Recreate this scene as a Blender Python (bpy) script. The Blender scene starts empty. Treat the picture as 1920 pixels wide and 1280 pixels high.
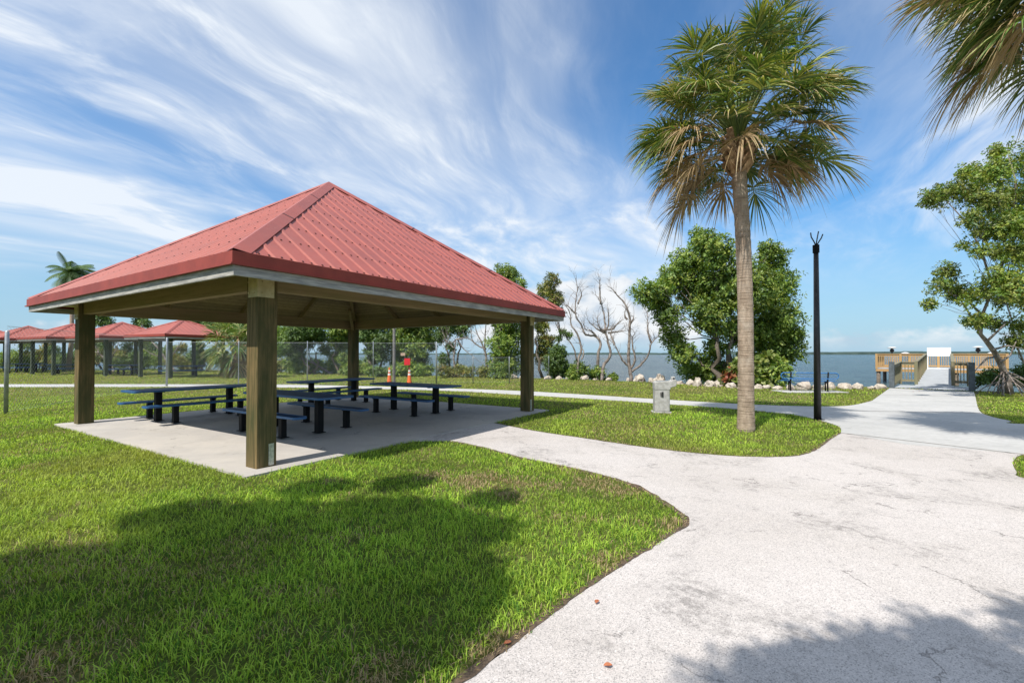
import bpy, bmesh, math, random
import numpy as np
from mathutils import Vector, Matrix, noise as mnoise

R = math.radians
random.seed(7)
RNG = np.random.default_rng(11)
S = bpy.context.scene
COL = S.collection

# ------------------------------------------------------------------ camera
F, CAMH, PITCH, SH = 850.0, 1.6, R(0.8), 12.0
cam = bpy.data.cameras.new("camera")
cam.sensor_width = 36
cam.lens = F / 1920 * 36
cam.shift_y = SH / 1920
cam.clip_start = 0.05
cam.clip_end = 8000
camo = bpy.data.objects.new("camera", cam)
camo.location = (0, 0, CAMH)
camo.rotation_euler = (R(90) + PITCH, 0, 0)
COL.objects.link(camo)
S.camera = camo

# ------------------------------------------------------------------ light
SD = Vector((.446, .590))           # horizontal run of a shadow per metre of height
SUN_EL = math.atan(1 / SD.length)
to_sun = Vector((-SD.x, -SD.y, 1)).normalized()
sun = bpy.data.lights.new("sun", 'SUN')
sun.energy = 5.0
sun.angle = R(0.55)
sun.color = (1.0, .95, .87)
suno = bpy.data.objects.new("sun", sun)
suno.rotation_euler = to_sun.to_track_quat('Z', 'Y').to_euler()
suno.location = (-20, -30, 40)
COL.objects.link(suno)

S.view_settings.view_transform = 'Standard'
S.view_settings.look = 'None'
S.view_settings.gamma = 1
S.view_settings.exposure = 0.22


def N(nt, kind, **kw):
    n = nt.nodes.new(kind)
    for k, v in kw.items():
        if k.startswith('i_'):
            n.inputs[k[2:].replace('_', ' ')].default_value = v
        else:
            setattr(n, k, v)
    return n


def M2(nt, op, a, b=None, clamp=False):
    n = nt.nodes.new('ShaderNodeMath')
    n.operation = op
    n.use_clamp = clamp
    for i, x in enumerate((a, b)):
        if x is None: continue
        if isinstance(x, (int, float)): n.inputs[i].default_value = x
        else: nt.links.new(x, n.inputs[i])
    return n.outputs[0]


def MR(nt, x, a, b, c=0., d=1., smooth=True):
    n = nt.nodes.new('ShaderNodeMapRange')
    n.interpolation_type = 'SMOOTHSTEP' if smooth else 'LINEAR'
    nt.links.new(x, n.inputs[0])
    for i, v in zip((1, 2, 3, 4), (a, b, c, d)): n.inputs[i].default_value = v
    return n.outputs[0]


def MIX(nt, fac, a, b, mode='MIX'):
    n = nt.nodes.new('ShaderNodeMix')
    n.data_type = 'RGBA'
    n.blend_type = mode
    ins = (n.inputs[0], n.inputs[6], n.inputs[7])
    for s, x in zip(ins, (fac, a, b)):
        if isinstance(x, (int, float)): s.default_value = x
        elif isinstance(x, tuple): s.default_value = (*x[:3], 1)
        else: nt.links.new(x, s)
    return n.outputs[2]


# ------------------------------------------------------------------ world: clear sky with cirrus and low cumulus
def make_world():
    w = bpy.data.worlds.new("World")
    S.world = w
    w.use_nodes = True
    nt = w.node_tree
    nt.nodes.clear()
    L = nt.links
    sky = N(nt, 'ShaderNodeTexSky', sky_type='NISHITA', sun_disc=False, sun_elevation=SUN_EL)
    # rotation 0 puts the sun towards +Y and grows clockwise seen from above
    sky.sun_rotation = math.atan2(to_sun.x, to_sun.y)
    sky.air_density = 1.0
    sky.dust_density = .6
    sky.ozone_density = 2.2
    tc = N(nt, 'ShaderNodeTexCoord')
    sep = N(nt, 'ShaderNodeSeparateXYZ')
    L.new(tc.outputs['Generated'], sep.inputs[0])
    X, Y, Z = sep.outputs
    zz = M2(nt, 'ADD', M2(nt, 'MAXIMUM', Z, 0.0), .16)
    u = M2(nt, 'DIVIDE', X, zz)
    v = M2(nt, 'DIVIDE', Y, zz)
    comb = N(nt, 'ShaderNodeCombineXYZ')
    L.new(u, comb.inputs[0]); L.new(v, comb.inputs[1])

    def cirrus(rot, sx, sy, scale, lo, hi, dist, off, detail=9, rough=.6):
        mr = N(nt, 'ShaderNodeMapping')
        L.new(comb.outputs[0], mr.inputs[0])
        mr.inputs['Rotation'].default_value = (0, 0, R(rot))
        mp = N(nt, 'ShaderNodeMapping')
        L.new(mr.outputs[0], mp.inputs[0])
        mp.inputs['Scale'].default_value = (sx, sy, 1)
        mp.inputs['Location'].default_value = off
        # gentle large warp
        wn = N(nt, 'ShaderNodeTexNoise')
        wn.inputs['Scale'].default_value = .55
        wn.inputs['Detail'].default_value = 3
        L.new(comb.outputs[0], wn.inputs['Vector'])
        vm = N(nt, 'ShaderNodeVectorMath', operation='SCALE')
        L.new(wn.outputs['Color'], vm.inputs[0]); vm.inputs['Scale'].default_value = dist
        ad = N(nt, 'ShaderNodeVectorMath', operation='ADD')
        L.new(mp.outputs[0], ad.inputs[0]); L.new(vm.outputs[0], ad.inputs[1])
        n = N(nt, 'ShaderNodeTexNoise')
        n.inputs['Scale'].default_value = scale
        n.inputs['Detail'].default_value = detail
        n.inputs['Roughness'].default_value = rough
        n.inputs['Distortion'].default_value = .25
        L.new(ad.outputs[0], n.inputs['Vector'])
        return MR(nt, n.outputs['Fac'], lo, hi)

    a = cirrus(30, 1.0, .42, 1.5, .36, .74, .8, (1.1, 4.2, 0), 9, .57)
    b = cirrus(42, 1.0, .26, 3.4, .36, .76, .9, (7.3, 2.2, 0), 10, .59)
    c = cirrus(18, 1.0, .22, 6.0, .38, .76, .9, (1.3, 9.2, 0), 10, .62)
    veil = cirrus(10, 1.0, .6, .7, .30, .66, .5, (5.1, .4, 0), 4, .5)
    ci = M2(nt, 'MULTIPLY', a, M2(nt, 'ADD', .42, M2(nt, 'MULTIPLY', b, .62)))
    ci = M2(nt, 'ADD', ci, M2(nt, 'MULTIPLY', M2(nt, 'MULTIPLY', b, c), .55))
    ci = M2(nt, 'ADD', ci, M2(nt, 'MULTIPLY', c, .12))
    ci = M2(nt, 'ADD', ci, M2(nt, 'MULTIPLY', veil, .34))
    ci = M2(nt, 'MULTIPLY', ci, MR(nt, Z, .03, .22))
    # the clear patch low on the right and the clear upper right
    azr = M2(nt, 'DIVIDE', X, M2(nt, 'MAXIMUM', Y, .05))
    low = M2(nt, 'SUBTRACT', 1.0, MR(nt, Z, .06, .26))
    rightm = MR(nt, azr, .45, .75)
    leftm = M2(nt, 'SUBTRACT', 1.0, MR(nt, azr, -1.05, -.7))
    keep = M2(nt, 'SUBTRACT', 1.0, M2(nt, 'MULTIPLY', low, M2(nt, 'MULTIPLY', M2(nt, 'MAXIMUM', rightm, leftm), .65)))
    top = MR(nt, Z, .30, .52)
    band = M2(nt, 'MULTIPLY', MR(nt, azr, -.15, .35), M2(nt, 'SUBTRACT', 1.0, MR(nt, azr, .45, .95)))
    keep2 = M2(nt, 'SUBTRACT', 1.0, M2(nt, 'MULTIPLY', M2(nt, 'MULTIPLY', top, band), .80))
    leftbias = M2(nt, 'SUBTRACT', 1.0, MR(nt, azr, -.1, .4))
    ci = M2(nt, 'MULTIPLY', M2(nt, 'MULTIPLY', ci, keep), keep2)
    ci = M2(nt, 'MULTIPLY', ci, M2(nt, 'ADD', .95, M2(nt, 'MULTIPLY', leftbias, .35)))
    ci = M2(nt, 'MINIMUM', ci, .93)
    # low cumulus: noise on the direction itself, flattened
    mp = N(nt, 'ShaderNodeMapping')
    mp.inputs['Scale'].default_value = (1, 1, 1.7)
    mp.inputs['Location'].default_value = (.35, .1, .4)
    L.new(tc.outputs['Generated'], mp.inputs[0])
    cn = N(nt, 'ShaderNodeTexNoise')
    cn.inputs['Scale'].default_value = 7.0
    cn.inputs['Detail'].default_value = 9
    cn.inputs['Roughness'].default_value = .58
    L.new(mp.outputs[0], cn.inputs['Vector'])
    # tall cumulus bank just right of the view's centre, lower banks elsewhere
    g = M2(nt, 'SUBTRACT', azr, .17)
    g = M2(nt, 'DIVIDE', g, .26)
    gb = M2(nt, 'SUBTRACT', 1.0, M2(nt, 'MULTIPLY', g, g))
    gb = M2(nt, 'MAXIMUM', gb, 0.0)
    h = M2(nt, 'ADD', .085, M2(nt, 'MULTIPLY', gb, .125))      # cloud top elevation
    hz = M2(nt, 'SUBTRACT', h, Z)
    env = M2(nt, 'MULTIPLY', MR(nt, hz, -.04, .09, -.30, .34, False), 1.0)
    env = M2(nt, 'ADD', env, M2(nt, 'MULTIPLY', gb, .10))
    cu = MR(nt, M2(nt, 'ADD', cn.outputs['Fac'], env), .575, .75)
    cu = M2(nt, 'MULTIPLY', cu, MR(nt, Z, .0, .045))
    cu = M2(nt, 'MULTIPLY', cu, .92)
    # cumulus self shading from a second, offset noise (denser = greyer underside)
    cn2 = N(nt, 'ShaderNodeTexNoise')
    cn2.inputs['Scale'].default_value = 11.0
    cn2.inputs['Detail'].default_value = 6
    L.new(mp.outputs[0], cn2.inputs['Vector'])
    cucol = MIX(nt, MR(nt, cn2.outputs['Fac'], .38, .62), (4.6, 5.5, 6.6), (8.2, 8.3, 8.4))
    hs = N(nt, 'ShaderNodeHueSaturation')
    hs.inputs['Saturation'].default_value = 1.12
    hs.inputs['Value'].default_value = 1.0
    L.new(sky.outputs[0], hs.inputs['Color'])
    c0 = MIX(nt, MR(nt, Z, .0, .35), (.80, 1.05, 1.15), (.80, 1.32, 1.55))
    skyc = MIX(nt, 1.0, hs.outputs[0], c0, 'MULTIPLY')
    hzf = M2(nt, 'SUBTRACT', 1.0, MR(nt, Z, -.02, .30))
    skyc = MIX(nt, M2(nt, 'MULTIPLY', hzf, .78), skyc, (3.5, 5.4, 7.3))
    skyc = MIX(nt, ci, skyc, (7.6, 8.1, 8.7))
    skyc = MIX(nt, cu, skyc, cucol)
    bg = N(nt, 'ShaderNodeBackground')
    bg.inputs['Strength'].default_value = .10
    L.new(skyc, bg.inputs['Color'])
    out = N(nt, 'ShaderNodeOutputWorld')
    L.new(bg.outputs[0], out.inputs[0])


make_world()


# ------------------------------------------------------------------ placing
def ray(px, py):
    a = (px - 960) / F
    b = (640 + SH - py) / F
    return Vector((a, math.cos(PITCH) - b * math.sin(PITCH), math.sin(PITCH) + b * math.cos(PITCH)))


def G(px, py):
    """ground point under a picture point"""
    d = ray(px, py)
    s = -CAMH / d.z
    return Vector((d.x * s, d.y * s, 0))


def P(px, py, Y):
    """point at distance Y"""
    d = ray(px, py)
    s = Y / d.y
    return Vector((d.x * s, Y, CAMH + d.z * s))


# ------------------------------------------------------------------ mesh helpers
def link(name, me, mats=None, parent=None, smooth=False, bevel=0, loc=None):
    o = bpy.data.objects.new(name, me)
    COL.objects.link(o)
    if mats is not None:
        if not isinstance(mats, (list, tuple)): mats = [mats]
        for m in mats: me.materials.append(m)
    if parent is not None: o.parent = parent
    if smooth:
        me.polygons.foreach_set('use_smooth', [True] * len(me.polygons))
    if bevel:
        bv = o.modifiers.new('bevel', 'BEVEL')
        bv.width = bevel; bv.segments = 2; bv.limit_method = 'ANGLE'; bv.angle_limit = R(35)
        bv.harden_normals = False
    if loc is not None: o.location = loc
    return o


def tag(o, label=None, cat=None, group=None, kind=None):
    if label: o['label'] = label
    if cat: o['category'] = cat
    if group: o['group'] = group
    if kind: o['kind'] = kind
    return o


def thing(name, label, cat, loc=(0, 0, 0), rz=0, group=None, kind=None):
    o = bpy.data.objects.new(name, None)
    o.empty_display_size = .2
    COL.objects.link(o)
    o.location = loc
    o.rotation_euler = (0, 0, rz)
    return tag(o, label, cat, group, kind)


def copy_tree(o, parent=None, loc=None, rz=None, label=None):
    c = o.copy()
    COL.objects.link(c)
    if parent is not None: c.parent = parent
    if loc is not None: c.location = loc
    if rz is not None: c.rotation_euler = (0, 0, rz)
    if label: c['label'] = label
    for ch in [x for x in KIDS.get(o.name, [])]:
        k = copy_tree(ch, c)
        KIDS.setdefault(c.name, []).append(k)
    return c


KIDS = {}


class MB:
    def __init__(s):
        s.v = []; s.f = []; s.m = []

    def add(s, vs, fs, m=0):
        b = len(s.v)
        s.v += [tuple(x) for x in vs]
        s.f += [tuple(i + b for i in f) for f in fs]
        s.m += [m] * len(fs)
        return s

    def box(s, c, d, rz=0, m=0, mat=None):
        x, y, z = (q / 2 for q in d)
        vs = [Vector((i * x, j * y, k * z)) for k in (-1, 1) for j in (-1, 1) for i in (-1, 1)]
        T = Matrix.Translation(c) @ (mat if mat is not None else Matrix.Rotation(rz, 4, 'Z'))
        vs = [T @ q for q in vs]
        return s.add(vs, [(0, 2, 3, 1), (4, 5, 7, 6), (0, 1, 5, 4), (2, 6, 7, 3), (0, 4, 6, 2), (1, 3, 7, 5)], m)

    def beam(s, a, b, w, h, m=0):
        """box from a to b, w wide, h high"""
        a = Vector(a); b = Vector(b)
        d = b - a
        L = d.length
        x = d / L
        up = Vector((0, 0, 1)) if abs(x.z) < .95 else Vector((0, 1, 0))
        y = up.cross(x).normalized()
        z = x.cross(y)
        T = Matrix((x, y, z)).transposed().to_4x4()
        return s.box((a + b) / 2, (L, w, h), mat=T, m=m)

    def tube(s, pts, rad, n=8, m=0, caps=True):
        pts = [Vector(p) for p in pts]
        if not isinstance(rad, (list, tuple)): rad = [rad] * len(pts)
        b = len(s.v)
        prev = None
        for i, p in enumerate(pts):
            t = (pts[min(i + 1, len(pts) - 1)] - pts[max(i - 1, 0)])
            if t.length < 1e-9: t = Vector((0, 0, 1))
            t.normalize()
            if prev is None:
                ref = Vector((0, 0, 1)) if abs(t.z) < .9 else Vector((1, 0, 0))
                x = ref.cross(t).normalized()
            else:
                x = (prev - t * prev.dot(t)).normalized()
            prev = x
            y = t.cross(x)
            for k in range(n):
                a = 2 * math.pi * k / n
                s.v.append(tuple(p + (x * math.cos(a) + y * math.sin(a)) * rad[i]))
        for i in range(len(pts) - 1):
            for k in range(n):
                a = b + i * n + k; c = b + i * n + (k + 1) % n
                s.f.append((a, c, c + n, a + n)); s.m.append(m)
        if caps:
            s.f.append(tuple(b + k for k in reversed(range(n)))); s.m.append(m)
            e = b + (len(pts) - 1) * n
            s.f.append(tuple(e + k for k in range(n))); s.m.append(m)
        return s

    def lathe(s, prof, c=(0, 0, 0), n=20, m=0):
        b = len(s.v)
        for r, z in prof:
            for k in range(n):
                a = 2 * math.pi * k / n
                s.v.append((c[0] + r * math.cos(a), c[1] + r * math.sin(a), c[2] + z))
        for i in range(len(prof) - 1):
            for k in range(n):
                a = b + i * n + k; d = b + i * n + (k + 1) % n
                s.f.append((a, d, d + n, a + n)); s.m.append(m)
        s.f.append(tuple(b + k for k in reversed(range(n)))); s.m.append(m)
        e = b + (len(prof) - 1) * n
        s.f.append(tuple(e + k for k in range(n))); s.m.append(m)
        return s

    def ring(s, ho, hi, z0, z1, m=0):
        """square ring, outer half ho, inner half hi"""
        vs = []
        for z in (z0, z1):
            for h in (ho, hi):
                vs += [(-h, -h, z), (h, -h, z), (h, h, z), (-h, h, z)]
        fs = []
        for k in range(4):
            l = (k + 1) % 4
            fs += [(k, l, 8 + l, 8 + k), (4 + l, 4 + k, 12 + k, 12 + l), (k, 4 + k, 4 + l, l), (8 + k, 8 + l, 12 + l, 12 + k)]
        return s.add(vs, fs, m)

    def prism(s, poly, z0, z1, m=0):
        n = len(poly)
        vs = [(x, y, z0) for x, y in poly] + [(x, y, z1) for x, y in poly]
        fs = [tuple(reversed(range(n))), tuple(range(n, 2 * n))]
        fs += [(i, (i + 1) % n, (i + 1) % n + n, i + n) for i in range(n)]
        return s.add(vs, fs, m)

    def mesh(s, name):
        me = bpy.data.meshes.new(name)
        me.from_pydata(s.v, [], s.f)
        me.polygons.foreach_set('material_index', s.m)
        me.update()
        return me

    def build(s, name, mats, parent=None, smooth=False, bevel=0, loc=None):
        o = link(name, s.mesh(name), mats, parent, smooth, bevel, loc)
        if parent is not None: KIDS.setdefault(parent.name, []).append(o)
        return o


def np_mesh(name, V, Fc, col=None, smooth=False):
    """V (n,3); Fc (m,k) all the same k; col (n,3) per-vertex albedo"""
    me = bpy.data.meshes.new(name)
    n, (m, k) = len(V), Fc.shape
    me.vertices.add(n)
    me.vertices.foreach_set('co', V.astype(np.float32).ravel())
    me.loops.add(m * k)
    me.loops.foreach_set('vertex_index', Fc.astype(np.int32).ravel())
    me.polygons.add(m)
    me.polygons.foreach_set('loop_start', np.arange(0, m * k, k, dtype=np.int32))
    if smooth: me.polygons.foreach_set('use_smooth', np.ones(m, bool))
    me.update(calc_edges=True)
    if col is not None:
        at = me.attributes.new('tint', 'FLOAT_COLOR', 'POINT')
        c4 = np.ones((n, 4), np.float32); c4[:, :3] = col
        at.data.foreach_set('color', c4.ravel())
    return me


def nrm(a):
    return a / np.maximum(np.linalg.norm(a, axis=-1, keepdims=True), 1e-9)


_lat = np.random.default_rng(5).random((256, 256))


def vnoise(x, y, s):
    x = x / s + 100.3; y = y / s + 57.7
    xi = np.floor(x).astype(int); yi = np.floor(y).astype(int)
    fx = x - xi; fy = y - yi
    fx = fx * fx * (3 - 2 * fx); fy = fy * fy * (3 - 2 * fy)
    g = lambda i, j: _lat[i % 256, j % 256]
    return (g(xi, yi) * (1 - fx) + g(xi + 1, yi) * fx) * (1 - fy) + (g(xi, yi + 1) * (1 - fx) + g(xi + 1, yi + 1) * fx) * fy


def fbm(x, y, s):
    return (vnoise(x, y, s) + .5 * vnoise(x, y, s / 2.1) + .25 * vnoise(x, y, s / 4.3)) / 1.75


# ------------------------------------------------------------------ materials
def base_mat(name):
    m = bpy.data.materials.new(name)
    m.use_nodes = True
    nt = m.node_tree
    b = nt.nodes['Principled BSDF']
    return m, nt, b


def noise_node(nt, vec, scale, detail=5, rough=.55, stretch=None, dist=0):
    if stretch is not None:
        mp = N(nt, 'ShaderNodeMapping')
        mp.inputs['Scale'].default_value = stretch
        nt.links.new(vec, mp.inputs[0])
        vec = mp.outputs[0]
    n = N(nt, 'ShaderNodeTexNoise')
    n.inputs['Scale'].default_value = scale
    n.inputs['Detail'].default_value = detail
    n.inputs['Roughness'].default_value = rough
    n.inputs['Distortion'].default_value = dist
    nt.links.new(vec, n.inputs['Vector'])
    return n.outputs['Fac']


def bump(nt, b, h, strength, dist=.01):
    bn = N(nt, 'ShaderNodeBump')
    bn.inputs['Strength'].default_value = strength
    bn.inputs['Distance'].default_value = dist
    nt.links.new(h, bn.inputs['Height'])
    nt.links.new(bn.outputs[0], b.inputs['Normal'])


def simple(name, c1, c2=None, scale=6, rough=.6, metal=0, bs=.15, bd=.004, stretch=None, lo=.35, hi=.65, spec=.5, coord='Object'):
    m, nt, b = base_mat(name)
    tc = N(nt, 'ShaderNodeTexCoord')
    v = tc.outputs[coord]
    f = noise_node(nt, v, scale, 6, .6, stretch)
    c2 = c2 or tuple(x * .8 for x in c1)
    nt.links.new(MIX(nt, MR(nt, f, lo, hi), c1, c2), b.inputs['Base Color'])
    b.inputs['Roughness'].default_value = rough
    b.inputs['Metallic'].default_value = metal
    b.inputs['Specular IOR Level'].default_value = spec
    f2 = noise_node(nt, v, scale * 6, 4, .6, stretch)
    if bs: bump(nt, b, f2, bs, bd)
    return m


def wood(name, c1, c2, c3, axis, scale=1.0, rough=.8, green=None):
    """grain along the given local axis"""
    m, nt, b = base_mat(name)
    tc = N(nt, 'ShaderNodeTexCoord')
    v = tc.outputs['Object']
    st = [1, 1, 1]; st[axis] = .045
    f1 = noise_node(nt, v, 22 * scale, 6, .65, tuple(st), .4)
    f2 = noise_node(nt, v, 60 * scale, 4, .6, tuple(st))
    st2 = [1, 1, 1]; st2[axis] = .3
    f3 = noise_node(nt, v, 2.2, 4, .6, tuple(st2))
    c = MIX(nt, MR(nt, f1, .35, .66), c1, c2)
    c = MIX(nt, M2(nt, 'MULTIPLY', MR(nt, f2, .55, .75), .7), c, c3)
    if green: c = MIX(nt, MR(nt, f3, .40, .64, .15, .85), c, green)
    nt.links.new(c, b.inputs['Base Color'])
    b.inputs['Roughness'].default_value = rough
    b.inputs['Specular IOR Level'].default_value = .25
    bump(nt, b, M2(nt, 'ADD', f1, f2), .5, .004)
    return m


def leaf_mat(name, trans=.35, rough=.45, gloss=.10, tint=(1, 1, 1)):
    m, nt, b = base_mat(name)
    nt.nodes.remove(b)
    out = nt.nodes['Material Output']
    at = N(nt, 'ShaderNodeAttribute', attribute_name='tint')
    c = MIX(nt, 1.0, at.outputs['Color'], tint, 'MULTIPLY')
    d = N(nt, 'ShaderNodeBsdfDiffuse'); nt.links.new(c, d.inputs[0])
    t = N(nt, 'ShaderNodeBsdfTranslucent')
    nt.links.new(MIX(nt, 1.0, c, (1.25, 1.25, .6), 'MULTIPLY'), t.inputs[0])
    g = N(nt, 'ShaderNodeBsdfGlossy'); g.inputs['Roughness'].default_value = rough
    g.inputs['Color'].default_value = (.9, .95, 1, 1)
    m1 = N(nt, 'ShaderNodeMixShader'); m1.inputs[0].default_value = trans
    nt.links.new(d.outputs[0], m1.inputs[1]); nt.links.new(t.outputs[0], m1.inputs[2])
    m2 = N(nt, 'ShaderNodeMixShader'); m2.inputs[0].default_value = gloss
    nt.links.new(m1.outputs[0], m2.inputs[1]); nt.links.new(g.outputs[0], m2.inputs[2])
    nt.links.new(m2.outputs[0], out.inputs[0])
    return m


def concrete(name, c1, c2, speck, stain, crack=.0, brush=False, rough=.9, speck_scale=260, pebble=.6, stain_amt=.5):
    m, nt, b = base_mat(name)
    tc = N(nt, 'ShaderNodeTexCoord')
    v = tc.outputs['Object']
    big = noise_node(nt, v, .55, 5, .6)
    mid = noise_node(nt, v, 6, 6, .7)
    c = MIX(nt, MR(nt, big, .35, .65), c1, c2)
    c = MIX(nt, M2(nt, 'MULTIPLY', MR(nt, mid, .42, .72), .45), c, tuple(x * .80 for x in c1))
    # aggregate specks
    vo = N(nt, 'ShaderNodeTexVoronoi'); vo.inputs['Scale'].default_value = speck_scale
    nt.links.new(v, vo.inputs['Vector'])
    sepc = N(nt, 'ShaderNodeSeparateColor'); nt.links.new(vo.outputs['Color'], sepc.inputs[0])
    spk = MR(nt, sepc.outputs[0], .55, .95)
    spk2 = M2(nt, 'SUBTRACT', 1.0, MR(nt, sepc.outputs[1], .05, .3))
    c = MIX(nt, M2(nt, 'MULTIPLY', spk, pebble), c, speck)
    c = MIX(nt, M2(nt, 'MULTIPLY', spk2, pebble * .6), c, tuple(min(1, x * 1.35) for x in c1))
    # mould stains
    s1 = noise_node(nt, v, 1.1, 8, .72, None, .6)
    s2 = noise_node(nt, v, 14, 5, .7)
    st = M2(nt, 'MULTIPLY', MR(nt, s1, .50, .68), MR(nt, s2, .38, .62))
    c = MIX(nt, M2(nt, 'MULTIPLY', st, stain_amt * .8), c, stain)
    h = M2(nt, 'ADD', M2(nt, 'MULTIPLY', sepc.outputs[0], .5), mid)
    if crack:
        wn = N(nt, 'ShaderNodeTexNoise'); wn.inputs['Scale'].default_value = 2.2; wn.inputs['Detail'].default_value = 6
        wn.inputs['Roughness'].default_value = .65
        nt.links.new(v, wn.inputs['Vector'])
        sc = N(nt, 'ShaderNodeVectorMath', operation='SCALE'); sc.inputs['Scale'].default_value = .75
        nt.links.new(wn.outputs['Color'], sc.inputs[0])
        ad = N(nt, 'ShaderNodeVectorMath', operation='ADD')
        nt.links.new(v, ad.inputs[0]); nt.links.new(sc.outputs[0], ad.inputs[1])
        ve = N(nt, 'ShaderNodeTexVoronoi', feature='DISTANCE_TO_EDGE'); ve.inputs['Scale'].default_value = .62
        nt.links.new(ad.outputs[0], ve.inputs['Vector'])
        ln = M2(nt, 'SUBTRACT', 1.0, MR(nt, ve.outputs['Distance'], .002, .010))
        mk = MR(nt, noise_node(nt, v, 1.7, 4, .6), .48, .60)
        ln = M2(nt, 'MULTIPLY', M2(nt, 'MULTIPLY', ln, mk), crack)
        c = MIX(nt, ln, c, (.06, .055, .05))
        h = M2(nt, 'SUBTRACT', h, M2(nt, 'MULTIPLY', ln, 2))
    if brush:
        br = noise_node(nt, v, 5, 5, .6, (1.0, 6.0, 1))
        c = MIX(nt, M2(nt, 'MULTIPLY', MR(nt, br, .42, .66), .55), c, tuple(x * .68 for x in c1))
    nt.links.new(c, b.inputs['Base Color'])
    b.inputs['Roughness'].default_value = rough
    b.inputs['Specular IOR Level'].default_value = .2
    bump(nt, b, h, .35, .004)
    return m


MAT = {}
MAT['path'] = concrete('rough_concrete', (.53, .49, .465), (.47, .43, .40), (.25, .235, .225), (.09, .085, .08), .55, stain_amt=.75, pebble=.8, speck_scale=170)
MAT['white_conc'] = concrete('pale_concrete', (.50, .49, .47), (.43, .425, .41), (.36, .35, .34), (.20, .19, .18), .35, brush=True, pebble=.15, stain_amt=.35)
MAT['slab'] = concrete('slab_concrete', (.50, .46, .41), (.40, .375, .35), (.36, .34, .32), (.24, .20, .15), .5, pebble=.15, stain_amt=.4)
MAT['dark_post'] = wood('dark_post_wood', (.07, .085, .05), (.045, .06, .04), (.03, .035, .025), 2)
MAT['post_wood'] = wood('treated_post_wood', (.25, .165, .072), (.095, .068, .028), (.045, .033, .016), 2, 1.0, green=(.05, .058, .02))
MAT['wood_x'] = wood('beam_wood_x', (.36, .26, .155), (.25, .18, .105), (.13, .095, .055), 0, 1.0, green=(.25, .205, .10))
MAT['wood_y'] = wood('beam_wood_y', (.36, .26, .155), (.25, .18, .105), (.13, .095, .055), 1, 1.0, green=(.25, .205, .10))
MAT['fascia'] = simple('weathered_fascia_wood', (.44, .42, .385), (.24, .235, .225), 9, .85, bs=.4, stretch=(.3, .3, 3))
MAT['plate'] = simple('cream_painted_steel', (.56, .48, .27), (.44, .36, .19), 7, .5, bs=.1)
MAT['alu'] = simple('aluminium_plate', (.55, .55, .53), (.38, .38, .36), 30, .4, .7)
MAT['black_steel'] = simple('black_painted_steel', (.009, .009, .010), (.012, .012, .012), 8, .6, bs=.06, spec=.12)
MAT['pole_paint'] = simple('dark_pole_paint', (.030, .026, .028), (.018, .017, .018), 7, .42, bs=.1)
MAT['galv'] = simple('galvanised_steel', (.42, .44, .45), (.30, .32, .33), 12, .45, .6)
MAT['grey_pole'] = simple('weathered_pole', (.20, .19, .18), (.13, .12, .11), 9, .8)
MAT['fount'] = simple('cast_concrete', (.43, .42, .40), (.32, .31, .29), 14, .9, bs=.5)
MAT['dark'] = simple('dark_rubber', (.02, .02, .02), None, 8, .5)
MAT['orange'] = simple('orange_plastic', (.85, .17, .03), (.72, .13, .03), 9, .45)
MAT['white_band'] = simple('white_band', (.82, .82, .80), (.66, .66, .64), 14, .35)
MAT['white_paint'] = simple('white_paint', (.84, .85, .86), (.78, .79, .80), 5, .45)
MAT['red'] = simple('red_sign_paint', (.60, .025, .03), (.5, .02, .03), 8, .4)
MAT['tan_sign'] = simple('tan_sign', (.42, .30, .22), None, 8, .5)
MAT['new_wood_x'] = wood('pier_wood_x', (.50, .31, .14), (.40, .24, .10), (.28, .17, .08), 0)
MAT['new_wood_z'] = wood('pier_wood_z', (.50, .32, .14), (.40, .25, .11), (.27, .17, .08), 2)
MAT['old_wood'] = wood('ramp_rail_wood', (.27, .22, .14), (.19, .16, .10), (.12, .10, .07), 2, green=(.19, .19, .11))
MAT['old_wood_y'] = wood('ramp_rail_wood_long', (.30, .25, .17), (.21, .18, .12), (.13, .11, .08), 1, green=(.20, .20, .13))
MAT['grey_post'] = simple('grey_newel', (.105, .125, .14), (.07, .085, .095), 8, .7)
MAT['deck'] = simple('grey_deck', (.42, .44, .46), (.34, .36, .38), 3, .8)
MAT['rock'] = simple('limestone', (.50, .44, .37), (.25, .20, .16), 5, .95, bs=.8, bd=.03, lo=.42, hi=.68)
MAT['bark'] = simple('grey_bark', (.20, .165, .13), (.10, .08, .06), 14, .95, bs=.8, bd=.02)
MAT['dead_bark'] = simple('bleached_dead_wood', (.31, .265, .235), (.12, .095, .08), 5, .9, bs=.5, bd=.01)
MAT['leaf'] = leaf_mat('leaf', .32, .55, .035)
MAT['grass'] = leaf_mat('grass_blade', .38, .7, .012)
MAT['palm_leaf'] = leaf_mat('palm_leaf', .25, .5, .04)
MAT['globe'] = simple('black_globe', (.015, .015, .02), None, 3, .12, bs=0)
MAT['island'] = simple('far_mangrove', (.07, .10, .09), (.045, .07, .065), .02, 1.0, bs=0, spec=0)
MAT['dry_leaf'] = simple('dry_leaf', (.42, .13, .05), (.30, .12, .06), 40, .7)


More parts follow.
